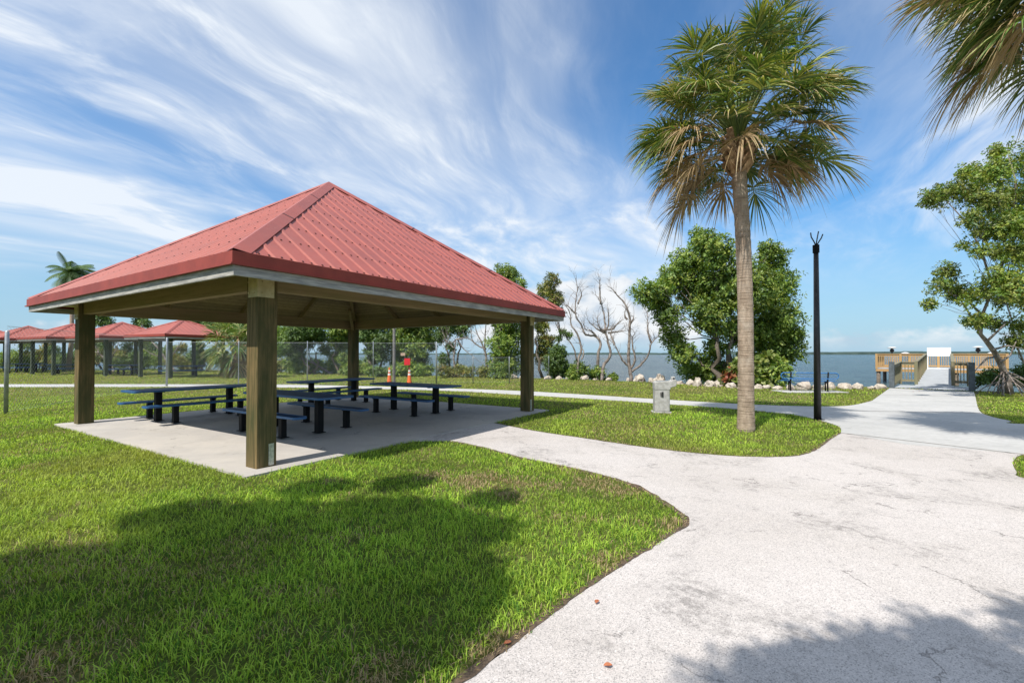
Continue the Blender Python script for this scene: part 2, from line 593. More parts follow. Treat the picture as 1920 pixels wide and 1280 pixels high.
def roof_metal():
    m, nt, b = base_mat('red_metal_roofing')
    tc = N(nt, 'ShaderNodeTexCoord')
    v = tc.outputs['Object']
    f = noise_node(nt, v, 1.3, 7, .65)
    f2 = noise_node(nt, v, 16, 5, .6, (1, 1, 1))
    c = MIX(nt, MR(nt, f, .35, .68), (.365, .098, .074), (.305, .088, .070))
    c = MIX(nt, M2(nt, 'MULTIPLY', MR(nt, f2, .5, .75), .30), c, (.38, .155, .125))
    nt.links.new(c, b.inputs['Base Color'])
    b.inputs['Roughness'].default_value = .48
    b.inputs['Specular IOR Level'].default_value = .42
    bump(nt, b, noise_node(nt, v, 2.2, 2), .12, .02)
    return m


MAT['roof'] = roof_metal()
MAT['screw'] = simple('screw_head', (.11, .035, .03), None, 8, .5)
MAT['drip'] = simple('dark_red_trim', (.30, .055, .038), (.24, .045, .032), 3, .5, bs=.05, spec=.25)


def deck_boards():
    m, nt, b = base_mat('roof_deck_boards')
    tc = N(nt, 'ShaderNodeTexCoord')
    sep = N(nt, 'ShaderNodeSeparateXYZ')
    nt.links.new(tc.outputs['Object'], sep.inputs[0])
    z = M2(nt, 'MULTIPLY', sep.outputs[2], 12.5)
    fr = M2(nt, 'FRACT', z)
    gap = MR(nt, fr, .0, .12)
    idx = M2(nt, 'FLOOR', z)
    wn = N(nt, 'ShaderNodeTexWhiteNoise', noise_dimensions='1D')
    nt.links.new(idx, wn.inputs['W'])
    f = noise_node(nt, tc.outputs['Object'], 9, 6, .6, (1, 1, 8))
    c = MIX(nt, wn.outputs['Value'], (.42, .32, .19), (.29, .22, .13))
    c = MIX(nt, MR(nt, f, .4, .7, 0, .5), c, (.15, .11, .06))
    c = MIX(nt, M2(nt, 'SUBTRACT', 1.0, gap), c, (.03, .022, .015))
    nt.links.new(c, b.inputs['Base Color'])
    b.inputs['Roughness'].default_value = .85
    bump(nt, b, gap, .6, .01)
    return m


MAT['boards'] = deck_boards()


def blue_perf():
    """blue plastic-coated expanded metal: diamond holes read as dark dots"""
    m, nt, b = base_mat('blue_coated_metal')
    tc = N(nt, 'ShaderNodeTexCoord')
    vo = N(nt, 'ShaderNodeTexVoronoi'); vo.inputs['Scale'].default_value = 38
    vo.inputs['Randomness'].default_value = 0.0
    nt.links.new(tc.outputs['Object'], vo.inputs['Vector'])
    hole = M2(nt, 'SUBTRACT', 1.0, MR(nt, vo.outputs['Distance'], .30, .42))
    f = noise_node(nt, tc.outputs['Object'], 5, 4)
    c = MIX(nt, MR(nt, f, .4, .65), (.012, .050, .135), (.017, .064, .165))
    c = MIX(nt, M2(nt, 'MULTIPLY', hole, .75), c, (.006, .012, .025))
    nt.links.new(c, b.inputs['Base Color'])
    b.inputs['Roughness'].default_value = .6
    b.inputs['Specular IOR Level'].default_value = .22
    bump(nt, b, hole, -.4, .004)
    return m


MAT['blue'] = blue_perf()
MAT['blue_rim'] = simple('blue_coated_rim', (.022, .10, .25), (.018, .085, .21), 6, .38, bs=.05)
MAT['blue_bright'] = simple('bright_blue_bench', (.02, .16, .45), (.02, .14, .40), 6, .4, bs=.05)


def ground_mat():
    m, nt, b = base_mat('lawn_ground')
    tc = N(nt, 'ShaderNodeTexCoord')
    v = tc.outputs['Object']
    a = noise_node(nt, v, .35, 6, .62)
    bb = noise_node(nt, v, 3.0, 6, .7)
    cc = noise_node(nt, v, 45, 4, .7)
    c = MIX(nt, MR(nt, a, .35, .62), (.095, .125, .025), (.145, .155, .045))
    c = MIX(nt, MR(nt, bb, .50, .72, 0, .6), c, (.28, .22, .11))
    c = MIX(nt, MR(nt, cc, .40, .68, 0, .65), c, (.03, .05, .012))
    nt.links.new(c, b.inputs['Base Color'])
    b.inputs['Roughness'].default_value = 1
    b.inputs['Specular IOR Level'].default_value = .05
    bump(nt, b, M2(nt, 'ADD', cc, M2(nt, 'MULTIPLY', bb, 2)), .9, .03)
    return m


MAT['lawn'] = ground_mat()
MAT['soil'] = simple('dark_soil_and_thatch', (.16, .11, .07), (.06, .042, .028), 40, 1, bs=.8, bd=.01)
MAT['bank'] = simple('shore_soil', (.12, .10, .06), (.07, .06, .04), 2, 1)


def water_mat():
    m, nt, b = base_mat('bay_water')
    tc = N(nt, 'ShaderNodeTexCoord')
    v = tc.outputs['Object']
    w1 = noise_node(nt, v, .9, 6, .62, (.55, 1.5, 1), .3)
    w2 = noise_node(nt, v, 3.8, 4, .6, (.6, 1.3, 1))
    w3 = noise_node(nt, v, .05, 4, .6, (.35, 1, 1))
    c = MIX(nt, MR(nt, w3, .35, .65), (.055, .095, .11), (.075, .13, .13))
    c = MIX(nt, MR(nt, w1, .46, .60, 0, .85), c, (.012, .028, .045))
    nt.links.new(c, b.inputs['Base Color'])
    b.inputs['Roughness'].default_value = .2
    b.inputs['IOR'].default_value = 1.33
    bump(nt, b, M2(nt, 'ADD', M2(nt, 'MULTIPLY', w1, 1.0), M2(nt, 'MULTIPLY', w2, .35)), 1.0, 1.7)
    return m


MAT['water'] = water_mat()


def trunk_mat():
    m, nt, b = base_mat('palm_trunk')
    tc = N(nt, 'ShaderNodeTexCoord')
    v = tc.outputs['Object']
    f1 = noise_node(nt, v, 10, 6, .7, (1, 1, .35))
    rg = noise_node(nt, v, 6, 5, .65, (.35, .35, 7), .5)
    c = MIX(nt, MR(nt, f1, .35, .65), (.44, .345, .26), (.30, .23, .17))
    c = MIX(nt, MR(nt, rg, .52, .68, 0, .75), c, (.16, .115, .08))
    c = MIX(nt, MR(nt, noise_node(nt, v, 1.6, 4), .52, .66, 0, .5), c, (.50, .43, .35))
    nt.links.new(c, b.inputs['Base Color'])
    b.inputs['Roughness'].default_value = .95
    b.inputs['Specular IOR Level'].default_value = .1
    bump(nt, b, M2(nt, 'ADD', rg, f1), 1.0, .03)
    return m


MAT['trunk'] = trunk_mat()
MAT['boot'] = simple('palm_boot', (.46, .31, .18), (.22, .13, .07), 9, .95, bs=.7, bd=.01, stretch=(1, 1, .4))

# ------------------------------------------------------------------ ground plan
def smooth_poly(pts, n=5, closed=False):
    out = []
    m = len(pts)
    for i in range(m - 1):
        p0 = pts[max(i - 1, 0)]; p1 = pts[i]; p2 = pts[i + 1]; p3 = pts[min(i + 2, m - 1)]
        for k in range(n):
            t = k / n
            out.append(tuple(.5 * ((2 * p1[j]) + (-p0[j] + p2[j]) * t + (2 * p0[j] - 5 * p1[j] + 4 * p2[j] - p3[j]) * t * t + (-p0[j] + 3 * p1[j] - 3 * p2[j] + p3[j]) * t ** 3) for j in (0, 1)))
    out.append(tuple(pts[-1][:2]))
    return out


def gp(lst):
    return [tuple(G(*p))[:2] for p in lst]


PC = Vector((-4.67, 11.50))                 # shelter centre
PANG = math.atan2(.844, .536)               # direction u
PU = Vector((math.cos(PANG), math.sin(PANG)))
PV = Vector((-PU.y, PU.x))


def pav(u, v):
    q = PC + PU * u + PV * v
    return (q.x, q.y)


SH_A = 4.10
slab_poly = [pav(-SH_A, -SH_A), pav(SH_A + .1, -SH_A), pav(SH_A + .1, SH_A), pav(-SH_A, SH_A)]

left_edge = smooth_poly([(-8.2, -7.0), (-4.1, -2.2), (-1.6, .7)] + gp([(870, 1280), (960, 1213), (1085, 1117), (1200, 1042), (1262, 1003), (1292, 986), (1282, 966), (1245, 941), (1190, 910), (1090, 882), (980, 859), (900, 838), (845, 827)]))
island_low = smooth_poly(gp([(925, 793), (1000, 808), (1100, 823), (1200, 838), (1300, 850), (1400, 857), (1490, 856), (1530, 844), (1556, 826), (1577, 812)]))
path_poly = left_edge + [pav(-1.5, -3.6), pav(3.4, -3.6)] + island_low + gp([(1700, 834.5), (1918, 852)]) + \
    smooth_poly(gp([(1906, 857), (1899, 868), (1906, 885), (1930, 900)]) + [(6.9, 4.6), (7.6, 3.0), (9.5, .5), (14, -5)]) + [(14, -7)]
narrow_low = smooth_poly(gp([(1577, 812), (1572, 800), (1535, 788), (1480, 777), (1380, 767), (1226, 756), (1100, 747.5), (960, 739.5), (860, 733.5), (700, 729), (540, 726.5), (300, 725.5), (0, 725.5)]) + [(-60, 22.3)])
narrow_up = smooth_poly([(-60, 23.9)] + gp([(0, 720.6), (300, 720.6), (540, 721.6), (700, 724.6), (860, 729), (960, 732.6), (1060, 738), (1226, 748.5), (1380, 757.5), (1480, 761.5), (1560, 762.5), (1600, 760), (1635, 752)]))
white_poly = narrow_low[::-1]                 # from far left to the island's right tip
white_poly = narrow_up[::-1]
white_right = [tuple(G(1668, 728))[:2], tuple(G(1826, 735))[:2]]
white_poly = narrow_up + white_right + smooth_poly(gp([(1829, 745), (1836, 770), (1856, 781), (1895, 790), (1925, 796)]) + [(16, 9.6)]) + [(16, 6.6)] + gp([(1918, 852), (1700, 834.5)]) + narrow_low

shore = [(-140, 60), (-80, 54), (-40, 50), (-20, 41), (-10, 36), (-2, 32), (3, 29.6), (6, 27.3), (9, 25.2), (13, 23.3), (17.2, 22.4), (18.6, 21.3), (20.0, 19.8), (22.5, 18.6), (26, 17.0), (34, 12), (60, 2)]
lawn_poly = [(60, -50), (-140, -50)][::-1] + shore[::-1] if False else [(-140, -50), (60, -50)] + shore[::-1]


def flat(name, poly, z, mat):
    me = bpy.data.meshes.new(name)
    bm = bmesh.new()
    vs = [bm.verts.new((x, y, z)) for x, y in poly]
    f = bm.faces.new(vs)
    f.normal_update()
    if f.normal.z < 0: f.normal_flip()
    bmesh.ops.triangulate(bm, faces=bm.faces[:], ngon_method='EAR_CLIP')
    bm.to_mesh(me); bm.free()
    return tag(link(name, me, mat), kind='structure')


def thick(name, poly, z0, z1, mat):
    """sheet with side walls"""
    o = flat(name, poly, z1, mat)
    me = o.data
    bm = bmesh.new(); bm.from_mesh(me)
    n = len(poly)
    a = [bm.verts.new((x, y, z1)) for x, y in poly]
    b = [bm.verts.new((x, y, z0)) for x, y in poly]
    area = sum(poly[i][0] * poly[(i + 1) % n][1] - poly[(i + 1) % n][0] * poly[i][1] for i in range(n))
    for i in range(n):
        j = (i + 1) % n
        q = (a[i], b[i], b[j], a[j]) if area > 0 else (a[i], a[j], b[j], b[i])
        bm.faces.new(q)
    bm.to_mesh(me); bm.free()
    return o


flat('lawn', lawn_poly, 0, MAT['lawn'])
thick('path', path_poly, -.05, .012, MAT['path'])
thick('pale_path', white_poly, -.05, .017, MAT['white_conc'])
thick('picnic_slab', slab_poly, -.05, .030, MAT['slab'])
for ja, jb in (((1577, 813), (1917, 853)), ((1653, 741), (1828, 744)), ((1592, 771), (1838, 775))):
    a = G(*ja).xy; b = G(*jb).xy
    n = (b - a).normalized(); n = Vector((-n.y, n.x)) * (.012 if ja[1] > 800 else .016)
    flat('path_joint', [tuple(a - n), tuple(b - n), tuple(b + n), tuple(a + n)], .021, MAT['soil'])
# bank down to the water
mb = MB()
for (a, b) in zip(shore[:-1], shore[1:]):
    d = Vector((b[0] - a[0], b[1] - a[1])).normalized()
    n = Vector((-d.y, d.x)) * 2.6
    mb.add([(a[0], a[1], 0), (b[0], b[1], 0), (b[0] + n.x, b[1] + n.y, -1.3), (a[0] + n.x, a[1] + n.y, -1.3)], [(0, 1, 2, 3)])
tag(mb.build('shore_bank', MAT['bank']), kind='structure')
tag(MB().add([(-5000, -200, -.62), (5000, -200, -.62), (5000, 7000, -.62), (-5000, 7000, -.62)], [(0, 1, 2, 3)]).build('water', MAT['water']), kind='structure')


# far low island across the bay
def island():
    mb = MB()
    n = 900
    rr = random.Random(3)
    top = []
    for i in range(n + 1):
        x = -2600 + 5600 * i / n
        az = x / 1700
        h = 5.2 + 4.5 * (az > .5) + 1.2 * math.sin(i * .03) + rr.uniform(-.8, 1.0)
        if rr.random() < .03: h += rr.uniform(1, 3)
        top.append((x, h))
    vs = []
    for x, h in top:
        vs += [(x, 1700, -1), (x, 1706, h), (x, 1790, h + .5), (x, 1800, -1)]
    fs = []
    for i in range(n):
        a = 4 * i
        for k in range(3): fs.append((a + k, a + 4 + k, a + 5 + k, a + 1 + k))
    mb.add(vs, [f[::-1] for f in fs])
    tag(mb.build('far_island', MAT['island']), kind='structure')


island()


def soil_edge(name, line, side):
    q = []
    for a, b in zip(line[:-1], line[1:]):
        L = math.dist(a, b)
        n = max(1, int(L / .05))
        for k in range(n): q.append((a[0] + (b[0] - a[0]) * k / n, a[1] + (b[1] - a[1]) * k / n))
    mb = MB(); vs = []
    for i, p in enumerate(q):
        a = q[max(i - 1, 0)]; b = q[min(i + 1, len(q) - 1)]
        d = Vector((b[0] - a[0], b[1] - a[1])).normalized(); n = Vector((-d.y, d.x)) * side
        w0 = .002 + .03 * max(0, mnoise.noise(Vector((p[0] * 5, p[1] * 5, 3))) + .05) + .016 * mnoise.noise(Vector((p[0] * 22, p[1] * 22, 1)))
        vs += [(p[0] - n.x * w0, p[1] - n.y * w0, .016), (p[0] + n.x * .055, p[1] + n.y * .055, .008)]
    mb.add(vs, [(2 * i, 2 * i + 1, 2 * i + 3, 2 * i + 2) for i in range(len(q) - 1)])
    tag(mb.build(name, MAT['soil']), kind='structure')


soil_edge('soil_edge', left_edge[10:], 1)
soil_edge('soil_edge', island_low, 1)


# ------------------------------------------------------------------ grass blades
def inside(px, py, poly):
    p = np.array(poly)
    x0, y0 = p[:, 0], p[:, 1]
    x1, y1 = np.roll(x0, -1), np.roll(y0, -1)
    c = np.zeros(len(px), bool)
    for a, b, cc, d in zip(x0, y0, x1, y1):
        if b == d: continue
        t = ((b > py) != (d > py)) & (px < (cc - a) * (py - b) / (d - b) + a)
        c ^= t
    return c


def edge_dist(px, py, poly):
    p = np.array(poly)
    q = np.roll(p, -1, 0)
    best = np.full(len(px), 1e9)
    for a, b in zip(p, q):
        ab = b - a
        L2 = (ab ** 2).sum()
        if L2 < 1e-9 or L2 > 400: continue
        t = np.clip(((px - a[0]) * ab[0] + (py - a[1]) * ab[1]) / L2, 0, 1)
        dx = px - (a[0] + ab[0] * t); dy = py - (a[1] + ab[1] * t)
        best = np.minimum(best, dx * dx + dy * dy)
    return np.sqrt(best)


dry_spots = [(820, 893, .30), (905, 905, .55), (970, 908, .35), (1030, 912, .2), (1110, 908, .35), (1160, 918, .35), (960, 930, .25), (940, 1225, .22), (1150, 1055, .2), (720, 1265, .2), (60, 1270, .3), (1265, 985, .2)]
dry_spots = [(G(a, b).x, G(a, b).y, r) for a, b, r in dry_spots]


def grass():
    zones = [  # y0,y1, density, blade length, width
        (1.9, 3.4, 6500, .070, .0052), (3.4, 5.2, 4600, .068, .0056), (5.2, 8, 2500, .066, .0072),
        (8, 12, 1100, .062, .011), (12, 18, 460, .055, .017), (18, 34, 150, .055, .03), (34, 50, 40, .07, .06)]
    Vs, Fs, Cs = [], [], []
    off = 0
    for y0, y1, den, bl, bw in zones:
        xw = 1.20
        area = xw * (y1 ** 2 - y0 ** 2)
        n = int(area * den)
        Y = np.sqrt(RNG.random(n) * (y1 ** 2 - y0 ** 2) + y0 ** 2)
        X = (RNG.random(n) * 2 - 1) * xw * Y
        # clumping
        cl = fbm(X, Y, .16)
        keep = RNG.random(n) < np.clip(.45 + 1.6 * (cl - .32), .1, 1)
        jx = (fbm(X, Y, .05) - .5) * .10; jy = (fbm(X + 7, Y + 5, .05) - .5) * .10
        keep &= ~inside(X + jx, Y + jy, path_poly) & ~inside(X + jx, Y + jy, white_poly) & ~inside(X, Y, slab_poly) & inside(X, Y, lawn_poly)
        X, Y, cl = X[keep], Y[keep], cl[keep]
        n = len(X)
        e = np.minimum(edge_dist(X, Y, path_poly), edge_dist(X, Y, white_poly)) if y0 < 18 else np.full(n, 9.)
        dry = np.clip((fbm(X + 40, Y + 9, 1.7) - .60) * 3.2, 0, .4)
        dry = np.maximum(dry, np.clip((fbm(X - 10, Y + 3, .45) - .62) * 3, 0, .35))
        for sx, sy, r in dry_spots:
            q = np.exp(-(((X - sx) ** 2 + (Y - sy) ** 2) / (r * .8) ** 2))
            dry = np.maximum(dry, np.clip(1.5 * q, 0, 1) * np.clip(2.3 * fbm(X, Y, .12) - .1, 0, 1))
        far = np.clip((Y - 11) / 10, 0, 1)
        dry = np.clip(dry + .22 * far, 0, .95)
        ed = np.exp(-(e / .07) ** 2)
        dry = np.clip(dry + .35 * ed, 0, .95)
        isdry = RNG.random(n) < dry
        lush = fbm(X + 3, Y - 8, .9)
        # directions: clump based plus random
        ang = RNG.random(n) * 6.283 + 3 * fbm(X, Y, .3)
        lean = np.clip(RNG.normal(.80, .30, n), .1, 1.35)
        ln = bl * RNG.uniform(.5, 1.2, n) * (.75 + .55 * lush) * np.where(isdry, .8, 1) * (1 - .35 * ed)
        wd = bw * RNG.uniform(.7, 1.2, n)
        d = np.stack([np.cos(ang), np.sin(ang), np.zeros(n)], 1)
        w = np.stack([-np.sin(ang), np.cos(ang), np.zeros(n)], 1)
        tw = RNG.normal(0, .5, n)[:, None]
        w = nrm(w * np.cos(tw) + d * np.sin(tw))
        b0 = np.stack([X, Y, np.full(n, .0)], 1)
        up = np.array([0, 0, 1.])
        m1 = b0 + d * (ln * .40 * np.sin(lean * .7))[:, None] + up * (ln * .55 * np.cos(lean * .7))[:, None]
        tp = m1 + d * (ln * .5 * np.sin(lean * 1.5))[:, None] + up * (ln * .5 * np.cos(np.minimum(lean * 1.5, 1.75)))[:, None]
        W = w * (wd / 2)[:, None]
        V = np.stack([b0 - W * .8, b0 + W * .8, m1 + W, m1 - W, tp + W * .12, tp - W * .12], 1).reshape(-1, 3)
        i0 = off + np.arange(n)[:, None] * 6
        Fq = np.concatenate([i0 + np.array([[0, 1, 2, 3]]), i0 + np.array([[3, 2, 4, 5]])], 0)
        off += n * 6
        g1 = np.array([.28, .45, .038]); g2 = np.array([.50, .66, .090]); g3 = np.array([.10, .215, .024])
        r = RNG.random(n)[:, None]
        c = g1 * (1 - r) + g2 * r
        c = np.where(RNG.random(n)[:, None] < .30, g3, c)
        c = c * (.52 + .95 * lush)[:, None]
        yel = (np.clip(fbm(X + 70, Y + 20, 2.6) - .40, 0, 1) * 1.6 + .25 * far)[:, None]
        c = c * (1 - yel) + np.array([.38, .37, .085]) * yel
        dc = np.array([.52, .39, .22]) * RNG.uniform(.6, 1.1, n)[:, None]
        c = np.where(isdry[:, None], dc, c)
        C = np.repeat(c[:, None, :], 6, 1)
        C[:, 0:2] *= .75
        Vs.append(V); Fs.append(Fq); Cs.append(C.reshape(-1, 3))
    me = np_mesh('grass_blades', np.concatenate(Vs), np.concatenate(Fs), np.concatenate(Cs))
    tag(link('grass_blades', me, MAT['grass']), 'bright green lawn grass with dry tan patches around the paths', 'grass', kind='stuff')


grass()


# ------------------------------------------------------------------ shelters
def roof_panel_mesh(a, ze, za, period, rib, screws):
    mb = MB()
    nr = int(a / period)
    br = [0.0]
    for k in range(-nr - 1, nr + 2):
        c = k * period
        for dx, in ((-.055,), (-.028,), (.028,), (.055,)): br.append(c + dx)
    br = sorted(x for x in set(br) if -a < x < a)
    br = [-a] + br + [a]

    def h(s):
        q = abs((s + period / 2) % period - period / 2)
        if q <= .0285: return rib
        if q >= .0545: return 0
        return rib * (.055 - q) / .027
    sl = math.atan2(za - ze, a)
    nz, ny = math.cos(sl), -math.sin(sl)
    for k in range(4):
        Rm = Matrix.Rotation(k * math.pi / 2, 4, 'Z')
        rows = 8
        cols = []
        vs = []
        for s in br:
            tm = 1 - abs(s) / a
            hh = h(s)
            for j in range(2):
                t = tm * j
                vs.append(Rm @ Vector((s, -a + t * a + ny * hh, ze + t * (za - ze) + nz * hh)))
        fs = [(2 * i, 2 * i + 2, 2 * i + 3, 2 * i + 1) for i in range(len(br) - 1)]
        mb.add(vs, fs, 0)
        if screws:
            for i in range(-nr, nr + 1):
                for off in (-.085, .085):
                    s = i * period + off
                    tm = 1 - abs(s) / a
                    j = 0
                    while True:
                        t = .02 + j * .118
                        if t > tm - .05: break
                        c = Rm @ Vector((s, -a + t * a + ny * .006, ze + t * (za - ze) + nz * .006))
                        mb.box(c, (.020, .020, .014), mat=Rm @ Matrix.Rotation(sl, 4, 'X'), m=1)
                        j += 1
    return mb


def shelter(root, half, a, zb, zt, za, post, post_top, beam_z, beam_h, big=True):
    """half = post half spacing, a = eave half size; zb/zt bottom and top of eave trim; za apex"""
    roof_panel_mesh(a + .03, zt, za, .30, .018, big).build('roof', [MAT['roof'], MAT['screw']], root)
    # hip caps
    sl = (za - zt) / (a + .03)
    aa = a + .04
    for k in range(4):
        Rm = Matrix.Rotation(k * math.pi / 2, 4, 'Z')
        mb = MB()
        w = .21 if big else .15
        g = .028
        lo = Vector((-aa, -aa, zt + g)); hi = Vector((0, 0, za + g + .01))
        # wings run down onto both slopes
        pts = []
        for base in (lo, hi):
            s = 1
            top = base + Vector((0, 0, .030))
            lw = base + Vector((w, 0, 0)); rw = base + Vector((0, w, 0))
            if base is hi:
                lw = base + Vector((w * .5, -w * .5, -w * .5 * sl)); rw = base + Vector((-w * .5, w * .5, -w * .5 * sl))
            f1 = base.lerp(lw, .28) + Vector((0, 0, .022)); f2 = base.lerp(rw, .28) + Vector((0, 0, .022))
            pts.append([lw, f1, top, f2, rw])
        vs = [Rm @ p for row in pts for p in row] + [Rm @ (p - Vector((0, 0, .006))) for row in pts for p in row]
        fs = [(i, i + 1, i + 6, i + 5) for i in range(4)] + [(10 + i + 5, 10 + i + 6, 10 + i + 1, 10 + i) for i in range(4)]
        fs += [(0, 5, 15, 10), (4, 14, 19, 9)] + [(i, 10 + i, 11 + i, i + 1) for i in range(4)] + [(i + 5, i + 6, i + 16, i + 15) for i in range(4)]
        mb.add(vs, [f[::-1] for f in fs])
        if big:
            for t in (.33, .66):     # lap joints
                rowp = [Rm @ (pts[0][i].lerp(pts[1][i], t) + Vector((0, 0, .004))) for i in range(5)]
                rowq = [Rm @ (pts[0][i].lerp(pts[1][i], t + .006) + Vector((0, 0, .004))) for i in range(5)]
                mb.add(rowp + rowq, [(i, i + 5, i + 6, i + 1) for i in range(4)], 1)
        mb.build('hip_cap', [MAT['roof'], MAT['screw']], root)
    zm = zb + (zt - zb) * .46
    MB().ring(a + .05, a + .032, zm, zt + .026).ring(a + .075, a + .049, zm - .001, zm + .02).build('eave_trim', MAT['drip'], root)
    MB().ring(a + .02, a - .025, zb, zm - .003).build('fascia', MAT['fascia'], root)
    # boarded underside
    t = .045
    mb = MB()
    ai = a - .028
    vs = [(-ai, -ai, zt - t), (ai, -ai, zt - t), (ai, ai, zt - t), (-ai, ai, zt - t), (0, 0, za - t)]
    mb.add(vs, [(1, 0, 4), (2, 1, 4), (3, 2, 4), (0, 3, 4)])
    mb.build('roof_boards', MAT['boards'], root)
    # posts, beams, brackets
    for i, (sx, sy) in enumerate(((-1, -1), (1, -1), (1, 1), (-1, 1))):
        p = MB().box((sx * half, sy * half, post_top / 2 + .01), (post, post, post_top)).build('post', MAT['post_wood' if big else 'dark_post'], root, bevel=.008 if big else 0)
        if big:
            q = MB()
            e = post / 2 + .008
            lo_, hi_ = half - .085, half + post / 2 + .012
            q.box((sx * (lo_ + hi_) / 2, sy * (lo_ + hi_) / 2, beam_z + .035), (hi_ - lo_, hi_ - lo_, .29))
            # bolts
            for bz in (-.05, .10):
                for bo in (-.06, .08):
                    q.box((sx * (half + e + .012), sy * (half + bo), beam_z + bz), (.014, .022, .022))
                    q.box((sx * (half + bo), sy * (half + e + .012), beam_z + bz), (.022, .014, .022))
            q.box((sx * (half + .14), sy * (half + .14), beam_z + .205), (.44, .44, .05))
            b = q.build('bracket', MAT['plate'], p)
    bw = .14 if big else .1
    for s in (-1, 1):
        L = 2 * half - post - .004
        MB().box((0, s * half, beam_z + beam_h / 2), (L, bw, beam_h)).build('beam', MAT['wood_x'], root, bevel=.006 if big else 0)
        MB().box((s * half, 0, beam_z + beam_h / 2), (bw, L, beam_h)).build('beam', MAT['wood_y'], root, bevel=.006 if big else 0)
    if big:
        for k in range(4):
            Rm = Matrix.Rotation(k * math.pi / 2, 4, 'Z')
            lo = Rm @ Vector((-a + .10, -a + .10, zt - t - .10)); hi = Rm @ Vector((-.06, -.06, za - t - .17))
            MB().beam(lo, hi, .10, .17).build('hip_rafter', MAT['wood_x'], root)
            for sx in (-1.9, 0, 1.9):
                yy = -a + .04
                top = abs(sx) + .12
                z0 = zt - t - .085
                slp = (za - zt) / a
                lo = Rm @ Vector((sx, yy, z0)); hi = Rm @ Vector((sx, -top, z0 + (a - .04 - top) * slp))
                MB().beam(lo, hi, .07, .14).build('rafter', MAT['wood_y'], root)
        MB().lathe([(.0, za - 1.0), (.12, za - 1.0), (.12, za - .15), (.0, za - .15)], n=8).build('king_post', MAT['post_wood'], root)
        # knee braces by the posts
        for k in range(4):
            Rm = Matrix.Rotation(k * math.pi / 2, 4, 'Z')
            lo = Rm @ Vector((-half + .16, -half + .16, beam_z + .02)); hi = Rm @ Vector((-half + .75, -half + .75, beam_z + .62))
            MB().beam(lo, hi, .09, .12).build('brace', MAT['wood_x'], root)


main = thing('picnic_shelter', 'large open picnic shelter with red ribbed metal hip roof on four thick timber posts', 'shelter', (PC.x, PC.y, 0), PANG)
shelter(main, 3.69, 4.43, 2.54, 2.80, 5.93, .28, 2.78, 2.50, .30)
# small plates at the foot of the posts
for (u, v, w) in ((-3.69 + .06, -3.69 - .146, 0), (3.69 - .04, -3.69 - .146, 0)):
    q = MB().box((u, v, .20), (.075, .008, .30))
    for k in range(5): q.box((u + random.uniform(-.015, .015), v - .006, .10 + k * .05), (.02, .006, .02))
    q.build('base_plate', MAT['alu'], main)

# five small shelters behind the fence
small = thing('small_shelter', 'small red-roofed picnic shelter nearest the fan palm, largest of the far row', 'shelter', (-23.6, 32.5, 0), R(65), group='row of small red-roofed picnic shelters behind the fence')
shelter(small, 1.75, 2.40, 2.64, 2.90, 4.06, .20, 2.80, 2.62, .18, big=False)
SM = [(-23.6, 32.5), (-30.3, 35.2), (-35.9, 37.0), (-42.6, 39.9), (-48.3, 41.6)]
slab_lbl = ['second small red-roofed picnic shelter from the fan palm, half hidden by the left timber post',
            'third small red-roofed picnic shelter from the fan palm, just left of the left timber post',
            'fourth small red-roofed picnic shelter from the fan palm, right of the galvanised fence post',
            'farthest small red-roofed shelter, cut by the left edge of the photo']
for (x, y), lb in zip(SM[1:], slab_lbl):
    copy_tree(small, None, (x, y, 0), None, lb)


# ------------------------------------------------------------------ tables and benches
def rrect(L, W, r, n=5):
    pts = []
    for cx, cy, a0 in ((L / 2 - r, W / 2 - r, 0), (-L / 2 + r, W / 2 - r, 90), (-L / 2 + r, -W / 2 + r, 180), (L / 2 - r, -W / 2 + r, 270)):
        for k in range(n + 1):
            a = R(a0 + 90 * k / n)
            pts.append((cx + r * math.cos(a), cy + r * math.sin(a)))
    return pts


def frame_ring(L, W, r, w, z0, z1):
    o = rrect(L, W, r); i = rrect(L - 2 * w, W - 2 * w, max(r - w, .01))
    n = len(o)
    vs = [(x, y, z) for z in (z0, z1) for q in (o, i) for x, y in q]
    fs = []
    for k in range(n):
        l = (k + 1) % n
        fs += [(k, l, 2 * n + l, 2 * n + k), (n + l, n + k, 3 * n + k, 3 * n + l), (k, n + k, n + l, l), (2 * n + k, 2 * n + l, 3 * n + l, 3 * n + k)]
    return MB().add(vs, fs)


def make_board(root, name, L, W, z, leg_at, leg_w):
    MB().prism(rrect(L - .05, W - .05, .06), z - .020, z - .004).build(name, MAT['blue'], root)
    frame_ring(L, W, .08, .026, z - .042, z).build('rim', MAT['blue_rim'], root, bevel=.004)
    for s in (-1, 1):
        MB().box((s * leg_at, 0, (z - .06) / 2 + .01), (leg_w, leg_w, z - .08)).box((s * leg_at, 0, .036), (leg_w + .07, leg_w + .07, .012)).build('leg', MAT['black_steel'], root, bevel=.004)
        MB().box((s * leg_at, 0, z - .052), (.07, W * .72, .022)).build('support_bar', MAT['black_steel'], root)


tb = thing('picnic_table', 'x', 'table')
make_board(tb, 'tabletop', 2.75, .78, .76, .78, .125)
bn = thing('picnic_bench', 'x', 'bench')
make_board(bn, 'seat', 2.60, .27, .45, .70, .105)

